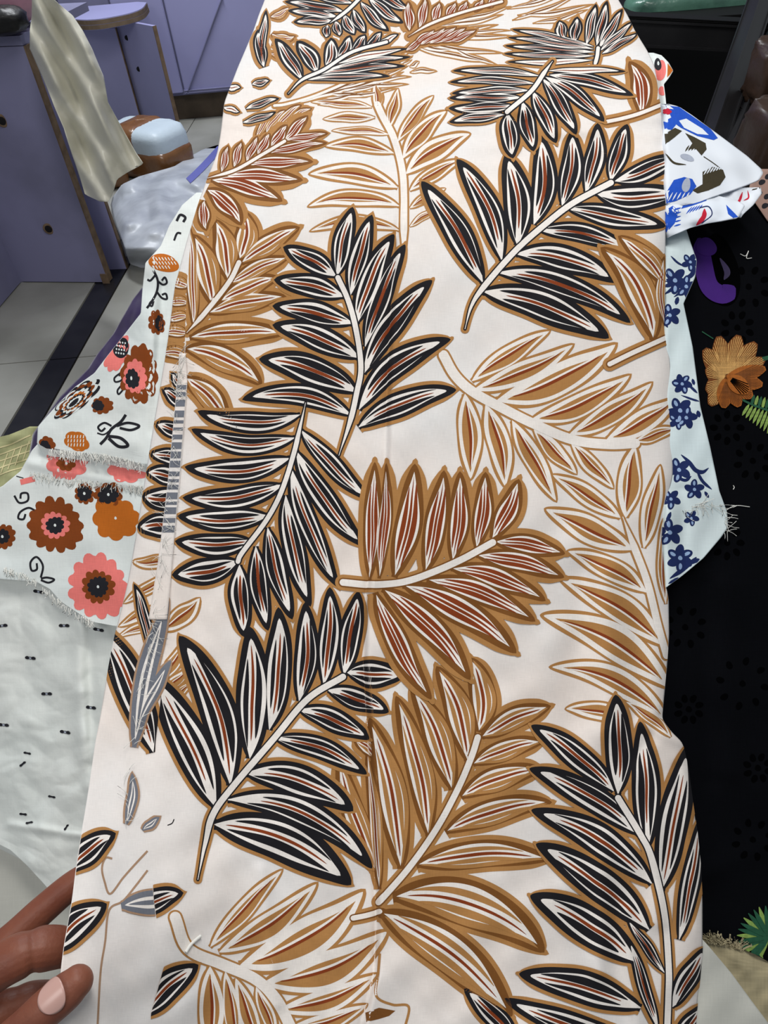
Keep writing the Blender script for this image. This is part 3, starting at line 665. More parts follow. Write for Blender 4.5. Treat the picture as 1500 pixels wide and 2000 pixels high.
spray('printed_flower', [('f', 1318, 548, 24, .3), ('f', 1340, 560, 20, 1.0), ('s', [(1310, 500), (1322, 512), (1335, 520)], 4), ('s', [(1316, 580), (1335, 570), (1345, 590)], 6), ('f', 1348, 512, 16, .2), ('s', [(1298, 575), (1318, 560), (1330, 545)], 7), ('s', [(1320, 595), (1324, 580)], 8), ('s', [(1338, 545), (1352, 535), (1356, 515)], 9)])
spray('printed_flower', [('f', 1308, 616, 20, .7), ('s', [(1297, 625), (1304, 640)], 5)])
spray('printed_flower', [('f', 1332, 750, 18, .1, 6), ('s', [(1316, 742), (1330, 752)], 10), ('s', [(1345, 752), (1362, 768)], 5), ('s', [(1330, 772), (1352, 780), (1366, 784)], 4), ('s', [(1352, 740), (1356, 752)], 6)])
spray('printed_flower', [('f', 1328, 802, 24, .4), ('f', 1340, 816, 20, 1.1), ('s', [(1362, 802), (1366, 815)], 8), ('f', 1322, 822, 16, .0)])
spray('printed_flower', [('s', [(1330, 888), (1345, 902), (1358, 918), (1372, 922), (1384, 914)], 8), ('s', [(1360, 918), (1372, 940), (1390, 956)], 6), ('f', 1326, 918, 22, .5), ('s', [(1318, 930), (1338, 938), (1350, 930)], 6), ('f', 1356, 956, 18, .9), ('s', [(1376, 960), (1384, 972)], 6)])
spray('printed_flower', [('f', 1310, 975, 18, .3), ('f', 1308, 1040, 24, .8), ('s', [(1310, 1000), (1302, 1020)], 7), ('f', 1350, 1012, 14, .1)])
spray('printed_flower', [('f', 1328, 1090, 24, .5, 6), ('s', [(1345, 1100), (1366, 1092)], 9), ('s', [(1308, 1130), (1336, 1110), (1360, 1088)], 9), ('s', [(1305, 1140), (1325, 1128)], 5)])

# --- blue, khaki and red printed scarf folded in two layers, right of the leaf print
sc2 = Sheet([(382, 1262, 1402), (392, 1262, 1440), (400, 1262, 1455), (425, 1262, 1442), (436, 1262, 1384), (446, 1262, 1345), (458, 1262, 1318), (464, 1262, 1304)], lambda x, y: base(y) + under(x) + .022 - .010 * np.sin(np.clip((y - 382) / 80, 0, 1) * math.pi) + .002 * waves(x, y, 33, 40))
sc3 = Sheet([(366, 1390, 1486), (378, 1400, 1488), (400, 1420, 1472), (418, 1425, 1452), (424, 1430, 1448)], lambda x, y: base(y) + .03 + .002 * waves(x, y, 34, 30))
sc1 = Sheet([(203, 1262, 1306), (208, 1262, 1326), (225, 1262, 1352), (250, 1262, 1386), (275, 1262, 1420), (305, 1262, 1460), (330, 1262, 1487), (338, 1262, 1491), (352, 1262, 1482), (362, 1262, 1456), (372, 1262, 1428), (384, 1262, 1392), (396, 1262, 1362), (404, 1262, 1315)], lambda x, y: base(y) + under(x) + .012 + .00012 * np.maximum(x - 1300, 0) + .0025 * waves(x, y, 35, 60) - .012 * np.exp(-((y - 310 - .1 * (x - 1400)) / 70) ** 2))
s1 = tag(sc1.build('printed_scarf', M['scarf'], 50, 60, .0012), 'white scarf with royal blue, khaki and red print folded beside the leaf print', 'scarf')
sc2.build('lower_fold', M['scarf'], 40, 30, .0012, s1); sc3.build('lower_fold', M['scarf'], 24, 20, .0012, s1)
SK = ['royal_blue', 'khaki', 'red_ink', 'pale_grey', 'navy', 'scarf']
pr = Print(sc1, SK)
pr.poly([(1300, 206), (1326, 209), (1352, 227), (1388, 252), (1402, 270), (1394, 274), (1362, 266), (1330, 250), (1316, 240)], 'royal_blue')
pr.poly([(1326, 236), (1340, 232), (1372, 252), (1384, 264), (1362, 262), (1336, 250)], 'scarf', 1)
pr.poly([(1296, 238), (1314, 228), (1320, 244), (1312, 254), (1298, 252)], 'royal_blue', 1)
pr.blob(1303, 218, 9, 6, 'red_ink', 2, 5, .3)
pr.poly([(1298, 262), (1318, 250), (1332, 256), (1318, 268), (1300, 282)], 'khaki', 1)
pr.poly([(1338, 260), (1356, 268), (1378, 280), (1380, 292), (1370, 304), (1358, 290), (1344, 292), (1352, 280)], 'khaki', 1)
for k in range(6): pr.stroke([(1338 + k * 6, 296 - k), (1346 + k * 6, 284)], 3, 'khaki', 1, .4)
pr.poly([(1372, 336), (1392, 326), (1412, 332), (1417, 346), (1406, 362), (1384, 372), (1362, 378), (1352, 372), (1372, 360)], 'khaki', 1)
for k in range(6): pr.stroke([(1374 + k * 6, 342 - 2 * k), (1384 + k * 5, 326)], 2.5, 'scarf', 3, .3)
pr.stroke([(1300, 300), (1316, 318), (1340, 322)], 4, 'charcoal_flower' if False else 'khaki', 1, .3)
pr.poly([(1300, 378), (1316, 352), (1336, 346), (1352, 350), (1360, 364), (1348, 380), (1322, 392), (1302, 398)], 'royal_blue', 1)
pr.blob(1340, 362, 8, 14, 'pale_grey', 2, rot=.3)
for k in range(5): pr.stroke([(1304 + k * 9, 394 - k * 2), (1314 + k * 8, 376)], 2.5, 'scarf', 3, .4)
pr.blob(1342, 308, 14, 6, 'pale_grey', 1, rot=.3); pr.stroke([(1374, 306), (1392, 318), (1408, 330)], 1.6, 'khaki', 1)
pr.build('printed_motif', s1)
pr = Print(sc2, SK)
pr.poly([(1298, 412), (1314, 402), (1326, 412), (1318, 436), (1302, 454), (1296, 450)], 'royal_blue')
for k in range(5): pr.stroke([(1316, 410 + 8 * k), (1330, 406 + 8 * k)], 3, 'royal_blue', 0, .4)
pr.poly([(1340, 392), (1378, 384), (1380, 392), (1352, 402), (1330, 408)], 'royal_blue')
pr.stroke([(1376, 408), (1374, 424), (1360, 440)], 9, 'red_ink', 1, .3); pr.stroke([(1366, 406), (1384, 404), (1390, 420), (1370, 436)], 2, 'navy', 2)
for k in range(5): pr.stroke([(1340 + k * 6, 418 - 2 * k), (1352 + k * 5, 404 - k)], 2.5, 'royal_blue', 0, .4)
pr.poly([(1418, 400), (1430, 412), (1442, 424), (1432, 426), (1422, 418)], 'royal_blue', 0)
pr.build('printed_motif', s1)
pr = Print(sc3, SK)
pr.stroke([(1450, 375), (1444, 392), (1436, 402)], 5, 'red_ink', 0, .3); pr.stroke([(1460, 372), (1462, 386), (1452, 392)], 3, 'red_ink', 0, .3)
pr.poly([(1462, 360), (1484, 344), (1490, 352), (1486, 368), (1468, 372)], 'khaki', 0)
pr.build('printed_motif', s1)
pk2 = Sheet([(103, 1240, 1276), (108, 1240, 1292), (122, 1240, 1306), (138, 1240, 1315), (150, 1240, 1308), (164, 1240, 1296), (186, 1240, 1299), (206, 1240, 1301)], lambda x, y: base(y) + under(x) + .016 - .006 * gauss(x, y, 1290, 135, 22, 26))
po = tag(pk2.build('floral_offcut', M['white_floral'], 24, 40), 'small corner of white cloth with pink and orange print behind the leaf print', 'cloth')
pr = Print(pk2, ['pink_flower', 'charcoal_flower', 'orange_flower', 'white_floral'])
pr.blob(1290, 138, 11, 20, 'pink_flower', 0, rot=.2); pr.blob(1285, 126, 7, 12, 'charcoal_flower', 1); pr.blob(1286, 124, 2, 4, 'white_floral', 2)
pr.poly([(1304, 124), (1315, 138), (1303, 152)], 'orange_flower', 1); pr.blob(1293, 178, 7, 9, 'pink_flower', 0); pr.build('printed_flower', po)

# --- floral cloths, velvet, olive cloth and the crumpled white cloth, left
def leftD(x, y): return base(y) + .024 + side(x) * 1.2 + .0016 * waves(x, y, 41, 90)
def crumple(x, y): return -.0052 * facets(x, y, 51, 70, -130, 340, 1090, 1750) - .0014 * facets(x, y, 52, 30, -130, 340, 1090, 1750)
wc = Sheet([(1100, -120, 330), (1590, -120, 300), (1640, -20, 290), (1660, 20, 280), (1690, 52, 270), (1720, 80, 260), (1738, 96, 200)], lambda x, y: leftD(x, y) + .022 - crumple(x, y) * 1.5 - .006 * crease(x, y, (150, 1180), (160, 1480), 14, 1) + .003 * crease(x, y, (175, 1200), (180, 1500), 10, 1) - .004 * crease(x, y, (20, 1610), (160, 1632), 9, 1))
wco = tag(wc.build('crumpled_cloth', M['white_crumple'], 150, 220, .001, skirt=('L', .02)), 'crumpled white cloth with small black woven marks left of the leaf print', 'cloth')
for x, y, a in ((5, 1222, -.1), (126, 1222, 0), (193, 1230, .2), (60, 1285, .1), (92, 1355, 0), (8, 1416, .1), (128, 1430, .15), (178, 1382, .1), (76, 1156, .2), (45, 1492, -.7), (54, 1471, .2), (102, 1556, .2), (46, 1590, .1), (58, 1607, -.2), (130, 1616, -1.0), (56, 1711, .4)):
    pr = Print(wc, ['charcoal_flower', 'pale_grey'], 6e-4); c, s = math.cos(a), math.sin(a); k = 1 if y < 1450 else .7
    pr.blob(x - 6 * c * k, y - 6 * s * k, 4.5 * k, 3.2 * k, 'charcoal_flower', 0, rot=a, rings=2, seg=14); pr.blob(x + 6 * c * k, y + 6 * s * k, 4.5 * k, 3.2 * k, 'charcoal_flower', 0, rot=a, rings=2, seg=14)
    pr.blob(x, y, 5 * k, 2.5 * k, 'charcoal_flower', 0, rot=a, rings=2, seg=14)
    if y < 1450: pr.blob(x, y, 2.4, 1.6, 'pale_grey', 1, rot=a, rings=2, seg=12)
    pr.build('woven_mark', wco)
ol = Sheet([(833, 58, 84), (849, 18, 90), (863, -40, 96), (916, -120, 96), (930, -120, 60), (962, -120, 20)], lambda x, y: leftD(x, y) + .035 + .003 * waves(x, y, 44, 50))
olo = tag(ol.build('olive_cloth', M['olive'], 40, 40, skirt=('L', .02)), 'pale olive cloth with gold stitching at the edge of the floral cloth', 'cloth')
pr = Print(ol, ['olive_thread'], 5e-4)
for k in range(5): pr.stroke([(-20, 880 + 14 * k), (20, 868 + 13 * k), (60, 850 + 15 * k)], 2.4, 'olive_thread')
for k in range(4): pr.stroke([(2 + 14 * k, 925 - 8 * k), (16 + 14 * k, 885 - 8 * k)], 2.0, 'olive_thread')
pr.build('stitching', olo)
vl = Sheet([(562, 277, 360), (585, 259, 350), (623, 237, 340), (652, 221, 330), (695, 187, 320), (721, 171, 310), (753, 139, 300), (775, 117, 290), (807, 93, 280), (847, 64, 270), (916, 52, 200)], lambda x, y: leftD(x, y) + .014 + .003 * ridges(x, y, 46, 30))
tag(vl.build('purple_velvet', M['purple'], 40, 70, skirt=('L', .02)), 'dark purple velvet strip showing along the edge of the floral cloth', 'cloth')

fB = Sheet([(862, 78, 340), (880, 62, 340), (920, 40, 340), (950, 4, 340), (975, -60, 340), (1000, -120, 340), (1096, -120, 330), (1128, -30, 330), (1136, 70, 325), (1150, 96, 320), (1175, 118, 310), (1200, 156, 300), (1214, 178, 300), (1224, 232, 300)], lambda x, y: leftD(x, y) + .009 + .0014 * ridges(x, y, 47, 80) - .005 * crease(x, y, (60, 905), (300, 955), 12, 1))
fBo = tag(fB.build('floral_cloth', M['white_floral'], 100, 130), 'white floral cloth with brown and pink daisies, lower piece above the crumpled cloth', 'cloth')
fA = Sheet([(376, 384, 450), (400, 356, 440), (440, 331, 430), (480, 314, 420), (505, 292, 420), (513, 284, 420), (567, 278, 410), (612, 275, 400), (657, 240, 390), (697, 208, 380), (729, 184, 370), (756, 146, 360), (791, 111, 350), (833, 74, 340), (866, 72, 340), (876, 90, 335), (883, 150, 330), (890, 214, 330), (908, 286, 330)], lambda x, y: leftD(x, y) - .003 - .006 * crease(x, y, (300, 520), (255, 860), 26, 1) + .004 * crease(x, y, (318, 560), (300, 840), 10, 1) + .0012 * ridges(x, y, 48, 60))
fAo = tag(fA.build('floral_cloth', M['white_floral'], 100, 150, skirt=('L', .1)), 'white floral cloth with large brown flower and vines, upper piece with a frayed hem', 'cloth')
FK = ['brown_flower', 'pink_flower', 'charcoal_flower', 'orange_flower', 'white_floral']
def daisy(sh, root, cx, cy, layers, sq=1.0, rot=0, sk=0, extra=None):
    pr = Print(sh, FK)
    for k, (r, m, n) in enumerate(layers): pr.blob(cx, cy, r * sq, r, m, k, n, .22, rot, sk, seed=k + cx % 3, seg=72)
    if extra: extra(pr)
    pr.blob(cx, cy, 2.5, 3, 'white_floral', len(layers), rings=1, seg=10)
    return pr.build('printed_flower', root)
BR, PK, CH, OR = 'brown_flower', 'pink_flower', 'charcoal_flower', 'orange_flower'
daisy(fB, fBo, 108, 1026, [(56, BR, 14), (28, PK, 12), (18, CH, 10)])
daisy(fB, fBo, 192, 1146, [(66, PK, 13), (35, BR, 12), (22, CH, 12)], .92)
daisy(fB, fBo, 5, 1048, [(26, BR, 11), (15, CH, 8)])
daisy(fB, fBo, 165, 964, [(22, BR, 9), (16, CH, 8)], .9); daisy(fB, fBo, 212, 966, [(26, BR, 9), (19, CH, 8)], 1.1)
daisy(fB, fBo, 226, 1012, [(46, OR, 8)], 1.0, .2); daisy(fB, fBo, 250, 915, [(30, PK, 8)], 1.4); daisy(fB, fBo, 130, 905, [(34, PK, 8), (16, BR, 7)], 1.2)
pr = Print(fB, FK)
pr.stroke([(28, 968), (38, 982), (54, 978), (54, 964), (42, 964), (40, 974)], 4, CH); pr.stroke([(70, 998), (56, 992), (40, 1000), (36, 1012), (46, 1014), (50, 1004)], 4, CH)
pr.stroke([(80, 1128), (84, 1105), (72, 1088), (60, 1098), (62, 1114), (72, 1112), (72, 1100)], 4, CH); pr.stroke([(80, 1130), (92, 1128), (106, 1132), (95, 1138), (80, 1133)], 4, CH)
pr.stroke([(40, 942), (68, 935)], 11, PK); pr.stroke([(32, 930), (46, 934)], 2, CH)
pr.build('printed_vine', fBo)
daisy(fA, fAo, 262, 736, [(44, PK, 12), (20, CH, 10)], .6, .1, extra=None) if False else None
pr = Print(fA, FK)
pr.blob(272, 732, 38, 60, BR, 0, 12, .2, .15); pr.blob(264, 736, 24, 34, PK, 1, 11, .22, .1); pr.blob(259, 740, 14, 20, CH, 2, 9, .2); pr.blob(257, 739, 2, 4, 'white_floral', 3, rings=1, seg=10); pr.build('printed_flower', fAo)
pr = Print(fA, FK); pr.blob(306, 630, 17, 25, BR, 0, 9, .25); pr.blob(311, 632, 9, 16, CH, 1, 7, .2); pr.build('printed_flower', fAo)
pr = Print(fA, FK)
pr.blob(228, 690, 22, 40, PK, 0, 9, .2, .5); pr.blob(237, 680, 15, 20, CH, 1, rot=.4)
for k in range(16): pr.blob(230 + (k % 4) * 5 - (k // 4), 668 + (k // 4) * 7 + (k % 4) * .8, 1.5, 2, 'white_floral', 2, rings=1, seg=8)
pr.build('printed_flower', fAo)
pr = Print(fA, FK); pr.blob(200, 792, 22, 18, BR, 0, 9, .25, -.3); pr.blob(192, 792, 12, 11, CH, 1, 7, .2); pr.build('printed_flower', fAo)
pr = Print(fA, FK)
for k, (r, m) in enumerate(((1, CH), (.9, 'white_floral'), (.82, BR), (.7, CH), (.62, 'white_floral'), (.5, OR), (.42, CH), (.33, 'white_floral'), (.22, CH))): pr.blob(150 - k * .6, 779 + k, 58 * r, 21 * r, m, k, 8 + k, .22, -.72, seed=k)
pr.build('printed_rose', fAo)
pr = Print(fA, FK); pr.blob(320, 514, 30, 17, OR, 0, 0, 0, .15)
for k in range(22): pr.stroke([(298 + (k % 8) * 6, 503 + (k // 8) * 8), (302 + (k % 8) * 6, 509 + (k // 8) * 8)], 1.8, 'white_floral', 1)
pr.build('printed_petal', fAo)
pr = Print(fA, FK); pr.blob(150, 862, 26, 19, OR, 0, 5, .15, .3)
for k in range(18): pr.stroke([(134 + (k % 6) * 6, 850 + (k // 6) * 8), (133 + (k % 6) * 6, 856 + (k // 6) * 8)], 1.8, 'white_floral', 1)
pr.build('printed_petal', fAo)
pr = Print(fA, FK); pr.blob(92, 868, 17, 16, BR, 0, 7, .2); pr.blob(88, 872, 11, 12, CH, 1, 6, .15); pr.build('printed_flower', fAo)
pr = Print(fA, FK)
pr.stroke([(300, 528), (308, 548), (306, 570), (296, 590), (287, 602)], 4.5, CH); pr.stroke([(307, 548), (318, 556), (326, 552), (322, 542), (316, 548)], 4, CH); pr.stroke([(306, 570), (316, 582), (326, 584), (324, 574), (316, 576)], 4, CH)
pr.stroke([(303, 538), (294, 548), (288, 546)], 4, CH); pr.stroke([(298, 586), (292, 594), (297, 598), (300, 588)], 3.5, CH)
pr.stroke([(246, 810), (236, 824), (218, 838), (208, 855), (196, 868)], 5.5, CH); pr.stroke([(228, 832), (250, 826), (272, 832), (256, 840), (234, 836)], 5, CH); pr.stroke([(212, 852), (236, 856), (250, 870), (232, 872), (212, 856)], 6, CH)
pr.stroke([(226, 830), (205, 848), (190, 846)], 3, CH); pr.stroke([(218, 832), (204, 826), (192, 834), (198, 842), (206, 836)], 4, CH)
pr.stroke([(236, 728), (224, 738), (226, 746), (238, 742), (240, 730), (232, 734)], 3.5, CH); pr.stroke([(240, 750), (230, 762), (232, 770), (240, 762)], 3.5, CH)
pr.stroke([(345, 432), (352, 420), (362, 425), (358, 434)], 5, CH); pr.stroke([(340, 470), (346, 456), (354, 456)], 4, CH)
pr.build('printed_vine', fAo)
# frayed hem threads
def fringe(name, pts, root, m, D, ln, n, seed, ang=(1.1, 2.0), rad=.00035):
    """short loose threads along a hem, one mesh: too fine to pick apart"""
    rr = random.Random(seed); P = cat(pts, 10); vs, fs = [], []
    for k in range(n):
        i = rr.randrange(len(P)); c = P[i] + np.array([rr.uniform(-3, 3), rr.uniform(-3, 3)]); a = rr.uniform(*ang); L = ln * rr.uniform(.4, 1.2); b = rr.uniform(-.5, .5)
        C = np.array([c + L * t * np.array([math.cos(a + b * t), math.sin(a + b * t)]) for t in np.linspace(0, 1, 5)])
        Q = at(C[:, 0], C[:, 1], D(C[:, 0], C[:, 1]) - .001 - .003 * np.linspace(0, 1, 5) * rr.random())
        for j in range(5):
            for q in range(3):
                w = q * 2.094; vs.append(Q[j] + rad * (RM @ Vector((math.cos(w), math.sin(w), 0)))[:] if False else Q[j] + rad * (R @ np.array([math.cos(w), math.sin(w), 0])))
        o0 = len(vs) - 15
        for j in range(4):
            for q in range(3): fs.append((o0 + j * 3 + q, o0 + j * 3 + (q + 1) % 3, o0 + j * 3 + 3 + (q + 1) % 3, o0 + j * 3 + 3 + q))
    o = mesh_obj(name, vs, fs, m, root); o['kind'] = 'stuff'; return o
fringe('frayed_threads', [(100, 878), (150, 884), (214, 890), (286, 908)], fAo, M['thread'], fA.depth, 18, 150, 1)
fringe('frayed_threads', [(60, 922), (140, 935), (220, 945), (290, 952)], fBo, M['thread'], fB.depth, 16, 130, 2)
fringe('frayed_threads', [(10, 1110), (60, 1128), (118, 1176), (180, 1214)], fBo, M['thread'], fB.depth, 14, 120, 3)
fringe('fringe', [(1374, 1838), (1395, 1842), (1420, 1846), (1450, 1856)], bfo, M['beige_fringe'], lambda x, y: bf.depth(x, y) - .002, 20, 130, 4, (-2.4, -.7), .0005)
fringe('frayed_threads', [(1330, 1000), (1370, 985), (1410, 990), (1418, 1040)], nvo, M['thread'], nv.depth, 26, 40, 5, (-.8, 1.6), .0003)
# ------------------------------------------------------------------ the leaf print cloth
def foldx(y): return np.interp(y, FOLDY, FOLDX)
MR = [(-190, 585, 1080), (-100, 545, 1150), (0, 517, 1208), (30, 505, 1226), (60, 495, 1240), (100, 478, 1265), (130, 465, 1279), (200, 438, 1290), (260, 431, 1295), (300, 424, 1297), (350, 404, 1299), (400, 386, 1300), (470, 365, 1300), (560, 341, 1299), (640, 331, 1296), (700, 322, 1308), (760, 312, 1312), (830, 300, 1314), (930, 284, 1314), (985, 275, 1301), (1050, 265, 1292), (1140, 249, 1300), (1170, 242, 1306), (1240, 224, 1307), (1300, 212, 1303), (1405, 195, 1293), (1430, 190, 1312), (1450, 186, 1333), (1500, 179, 1344), (1560, 170, 1352), (1620, 160, 1361), (1690, 149, 1368), (1760, 140, 1372), (1850, 124, 1372), (1920, 116, 1366), (2000, 108, 1358), (2160, 90, 1345)]
_ry = np.arange(-190, 2161, 5.0); _mr = np.array(MR, float); _kk = np.exp(-(np.arange(-3, 4) / 1.6) ** 2); _kk /= _kk.sum()
def _sm(c): return np.convolve(np.pad(np.interp(_ry, _mr[:, 0], _mr[:, c]), 3, mode='edge'), _kk, 'valid')
MRS = np.stack([_ry, _sm(1), _sm(2)], 1)
CREASES = [((680, 252), (800, 290), 12, .0022), ((900, 206), (1190, 238), 9, .0026), ((900, 222), (1100, 250), 8, -.002), ((430, 262), (640, 282), 10, .002), ((590, 165), (800, 92), 14, .003), ((560, 195), (790, 130), 10, -.0028),
           ((720, 155), (800, 235), 10, .002), ((840, 80), (1000, 130), 14, .003), ((880, 100), (1160, 105), 9, -.003), ((1000, 130), (1200, 140), 8, .002), ((600, 395), (780, 440), 12, .0012), ((420, 250), (520, 262), 8, -.002),
           ((1293, 1405), (1225, 1500), 16, -.004), ((1255, 1412), (1340, 1448), 14, .005), ((1180, 1120), (1192, 1420), 28, .006), ((1140, 1130), (1120, 1400), 32, -.005), ((1240, 1150), (1250, 1400), 28, -.005),
           ((1185, 1700), (1225, 1800), 18, -.002), ((1222, 1780), (1245, 2000), 16, .004), ((1180, 1640), (1170, 1900), 22, .005), ((1320, 1500), (1345, 1800), 12, -.003), ((1275, 1500), (1285, 1800), 16, .003),
           ((510, 1700), (540, 1960), 14, .0018), ((1000, 380), (1010, 470), 6, .0012), ((930, 1500), (1020, 1480), 20, .001), ((420, 640), (560, 660), 10, .0012), ((365, 700), (460, 830), 9, .0012)]
def mainD(x, y):
    D = base(y) - .09 * gauss(x, y, 90, 1930, 270, 370) + .022 * np.clip((x - 850) / 450, 0, 2) ** 2 * smooth(300, 700, y)
    s = smooth(-15, 8, x - foldx(y)) * smooth(300, 520, y)
    D = D - 0.0085 * s * np.exp(-np.maximum(x - foldx(y), 0) / 150)
    D = D + .0046 * np.exp(-((x - foldx(y) + 5) / 6.0) ** 2) * smooth(330, 480, y)
    for a, b, w, k in CREASES: D = D - crease(x, y, a, b, w, k)
    D = D + .0011 * waves(x, y, 71, 150) + .0005 * waves(x, y, 72, 60) + .0016 * waves(x * .5, y * 1.6, 73, 70) * smooth(430, 260, y)
    el = x - np.interp(y, MRS[:, 0], MRS[:, 1]); er = np.interp(y, MRS[:, 0], MRS[:, 2]) - x
    D = D + .012 * np.exp(-np.maximum(er, 0) / 14.0) + .007 * np.exp(-np.maximum(el, 0) / 10.0) * smooth(1500, 1200, y)
    return D
mc = Sheet(MRS, mainD)
mco = tag(mc.build('leaf_print_cloth', M['cream'], 400, 480, .0007), 'cream cotton cloth printed with black, tan and rust leaves, draped over the heap', 'cloth')
RND = random.Random(11)
# far end of the cloth: it goes over the back of the heap and hangs down
_yy = np.linspace(400, -188, 60); _xx = np.linspace(0, 1, 60)
_e = np.concatenate([mc.P(mc.xl(_yy) + .5, _yy), mc.P(mc.xl(-188) * (1 - _xx) + mc.xr(-188) * _xx, np.full(60, -188.0)), mc.P(mc.xr(_yy[::-1]) - .5, _yy[::-1])])
_g = np.stack([np.concatenate([_e[:, :2] * (1 + .002 * k), (_e[:, 2:] * (1 - k / 12) + .02 * k / 12)], 1) for k in range(13)], 0); _i = np.arange(_g.shape[0] * _g.shape[1]).reshape(_g.shape[:2])
mesh_obj('hanging_side', _g.reshape(-1, 3), np.stack([_i[:-1, :-1], _i[1:, :-1], _i[1:, 1:], _i[:-1, 1:]], -1).reshape(-1, 4), M['cream'], mco, uvs=np.stack([np.repeat(np.linspace(0, 1.5, 180)[None], 13, 0), np.repeat(np.linspace(0, 1, 13)[:, None], 180, 1)], -1).reshape(-1, 2))
SEAMY = [480, 560, 640, 700, 780, 947, 1045, 1160, 1250, 1350, 1450, 1600, 1700, 1800, 2160]
SEAMX = [372, 365, 362, 360, 362, 349, 340, 331, 324, 316, 304, 298, 292, 300, 288]
def seam(y): return np.interp(y, SEAMY, SEAMX)
BIG = lambda y: np.full_like(y, 5000.0)
LOW = lambda y: np.full_like(y, -5000.0)
def leaf(style, stm, sw, leaflets, prio, tipped=True, clip=None, name='printed_leaf'):
    pr = Print(mc, INKS, clip=clip); L0 = prio * 5
    for b in leaflets:
        b = tuple(b) + (0,) * (6 - len(b)); leaflet(pr, b, style, L0, RND)
    if stm: stem(pr, stm, sw, style, L0, tipped)
    return pr.build(name, mco)
right_of_seam = (seam, BIG)
left_of_seam = (LOW, seam)
# black leaf with its tail between the two upper leaves
leaf('K', [(597, 787), (588, 827), (573, 890), (550, 960), (520, 1017), (473, 1080), (465, 1097)], 9, [
    (587, 810, 386, 803, 40, -20), (577, 855, 374, 838, 40, -22), (567, 895, 361, 912, 46, -16), (553, 947, 357, 972, 45, -14), (525, 1007, 347, 1008, 45, -8), (493, 1057, 342, 1057, 45, -8), (465, 1097, 336, 1123, 50, -6),
    (588, 840, 724, 978, 38, 5), (578, 880, 714, 1068, 46, 12), (568, 913, 662, 1148, 42, 10), (558, 967, 607, 1185, 44, 8), (523, 1030, 571, 1210, 42, 5), (500, 1067, 524, 1232, 40, 5), (468, 1103, 478, 1245, 43, 3)], 1)
leaf('K', [(662, 890), (685, 820), (697, 767), (705, 717), (695, 643), (680, 587), (660, 543)], 10, [
    (657, 540, 553, 483, 42, 3), (673, 580, 535, 547, 44, 5), (690, 633, 532, 598, 45, 5), (702, 700, 532, 635, 50, 9), (697, 767, 506, 702, 56, 13), (688, 813, 473, 781, 42, 26),
    (659, 539, 689, 405, 40, -3), (685, 577, 727, 420, 40, -4), (697, 633, 769, 458, 46, -8), (713, 678, 791, 478, 40, -6), (710, 731, 844, 548, 48, -14), (701, 801, 880, 663, 48, -26), (700, 835, 891, 762, 46, -14)], 1)
leaf('K', [(908, 643), (920, 600), (943, 563), (1007, 490), (1067, 437), (1120, 397), (1193, 358)], 11, [
    (943, 553, 823, 355, 50, 8), (980, 510, 892, 312, 48, 16), (1010, 480, 988, 300, 56, 12), (1042, 440, 1053, 262, 48, 16), (1097, 403, 1117, 255, 44, 9), (1143, 377, 1167, 241, 40, 7), (1192, 355, 1225, 243, 38, 0),
    (1200, 355, 1335, 300, 40, 5), (1163, 378, 1335, 372, 50, 12), (1107, 407, 1300, 442, 42, 0), (1050, 450, 1236, 490, 38, -12), (1007, 497, 1204, 552, 50, -18), (970, 533, 1231, 631, 46, -24), (943, 570, 1189, 661, 60, -16)], 1)
leaf('K', [(386, 1718), (400, 1650), (416, 1590), (460, 1530), (536, 1442), (600, 1366), (670, 1322)], 12, [
    (422, 1578, 300, 1318, 72, 8), (450, 1534, 350, 1242, 68, 24), (488, 1482, 488, 1224, 64, 8), (526, 1426, 544, 1186, 52, 9), (584, 1370, 596, 1176, 46, 9), (632, 1338, 644, 1147, 44, 6), (672, 1318, 700, 1155, 44, 0),
    (678, 1314, 787, 1322, 52, -2), (640, 1348, 759, 1391, 42, -4), (584, 1386, 722, 1444, 44, -8), (536, 1442, 716, 1512, 42, -14), (480, 1510, 690, 1584, 62, -20), (444, 1562, 726, 1696, 54, -42), (418, 1610, 686, 1728, 80, -26)], 1, clip=right_of_seam)
leaf('K', [(1300, 2060), (1303, 1960), (1305, 1901), (1300, 1818), (1290, 1752), (1270, 1670), (1250, 1630), (1206, 1558)], 12, [
    (1198, 1545, 1037, 1417, 48, 9), (1247, 1630, 1033, 1501, 52, 15), (1273, 1726, 1037, 1582, 58, 20), (1267, 1815, 1046, 1648, 64, 14), (1240, 1878, 1035, 1749, 70, 12), (1250, 1968, 1013, 1901, 60, 8),
    (1206, 1551, 1201, 1357, 52, 4), (1264, 1657, 1250, 1410, 52, 3), (1290, 1739, 1342, 1455, 58, 0), (1325, 1835, 1364, 1600, 38, 4), (1310, 1967, 1375, 1850, 40, 0), (1297, 1900, 1222, 1792, 22, 0), (1284, 2010, 1226, 1830, 26, 0), (1310, 2060, 1372, 1960, 40, 0)], 2, tipped=False)
leaf('K', None, 0, [(1010, 2040, 906, 1931, 42, 6), (1260, 2040, 985, 1950, 50, -10)], 0)
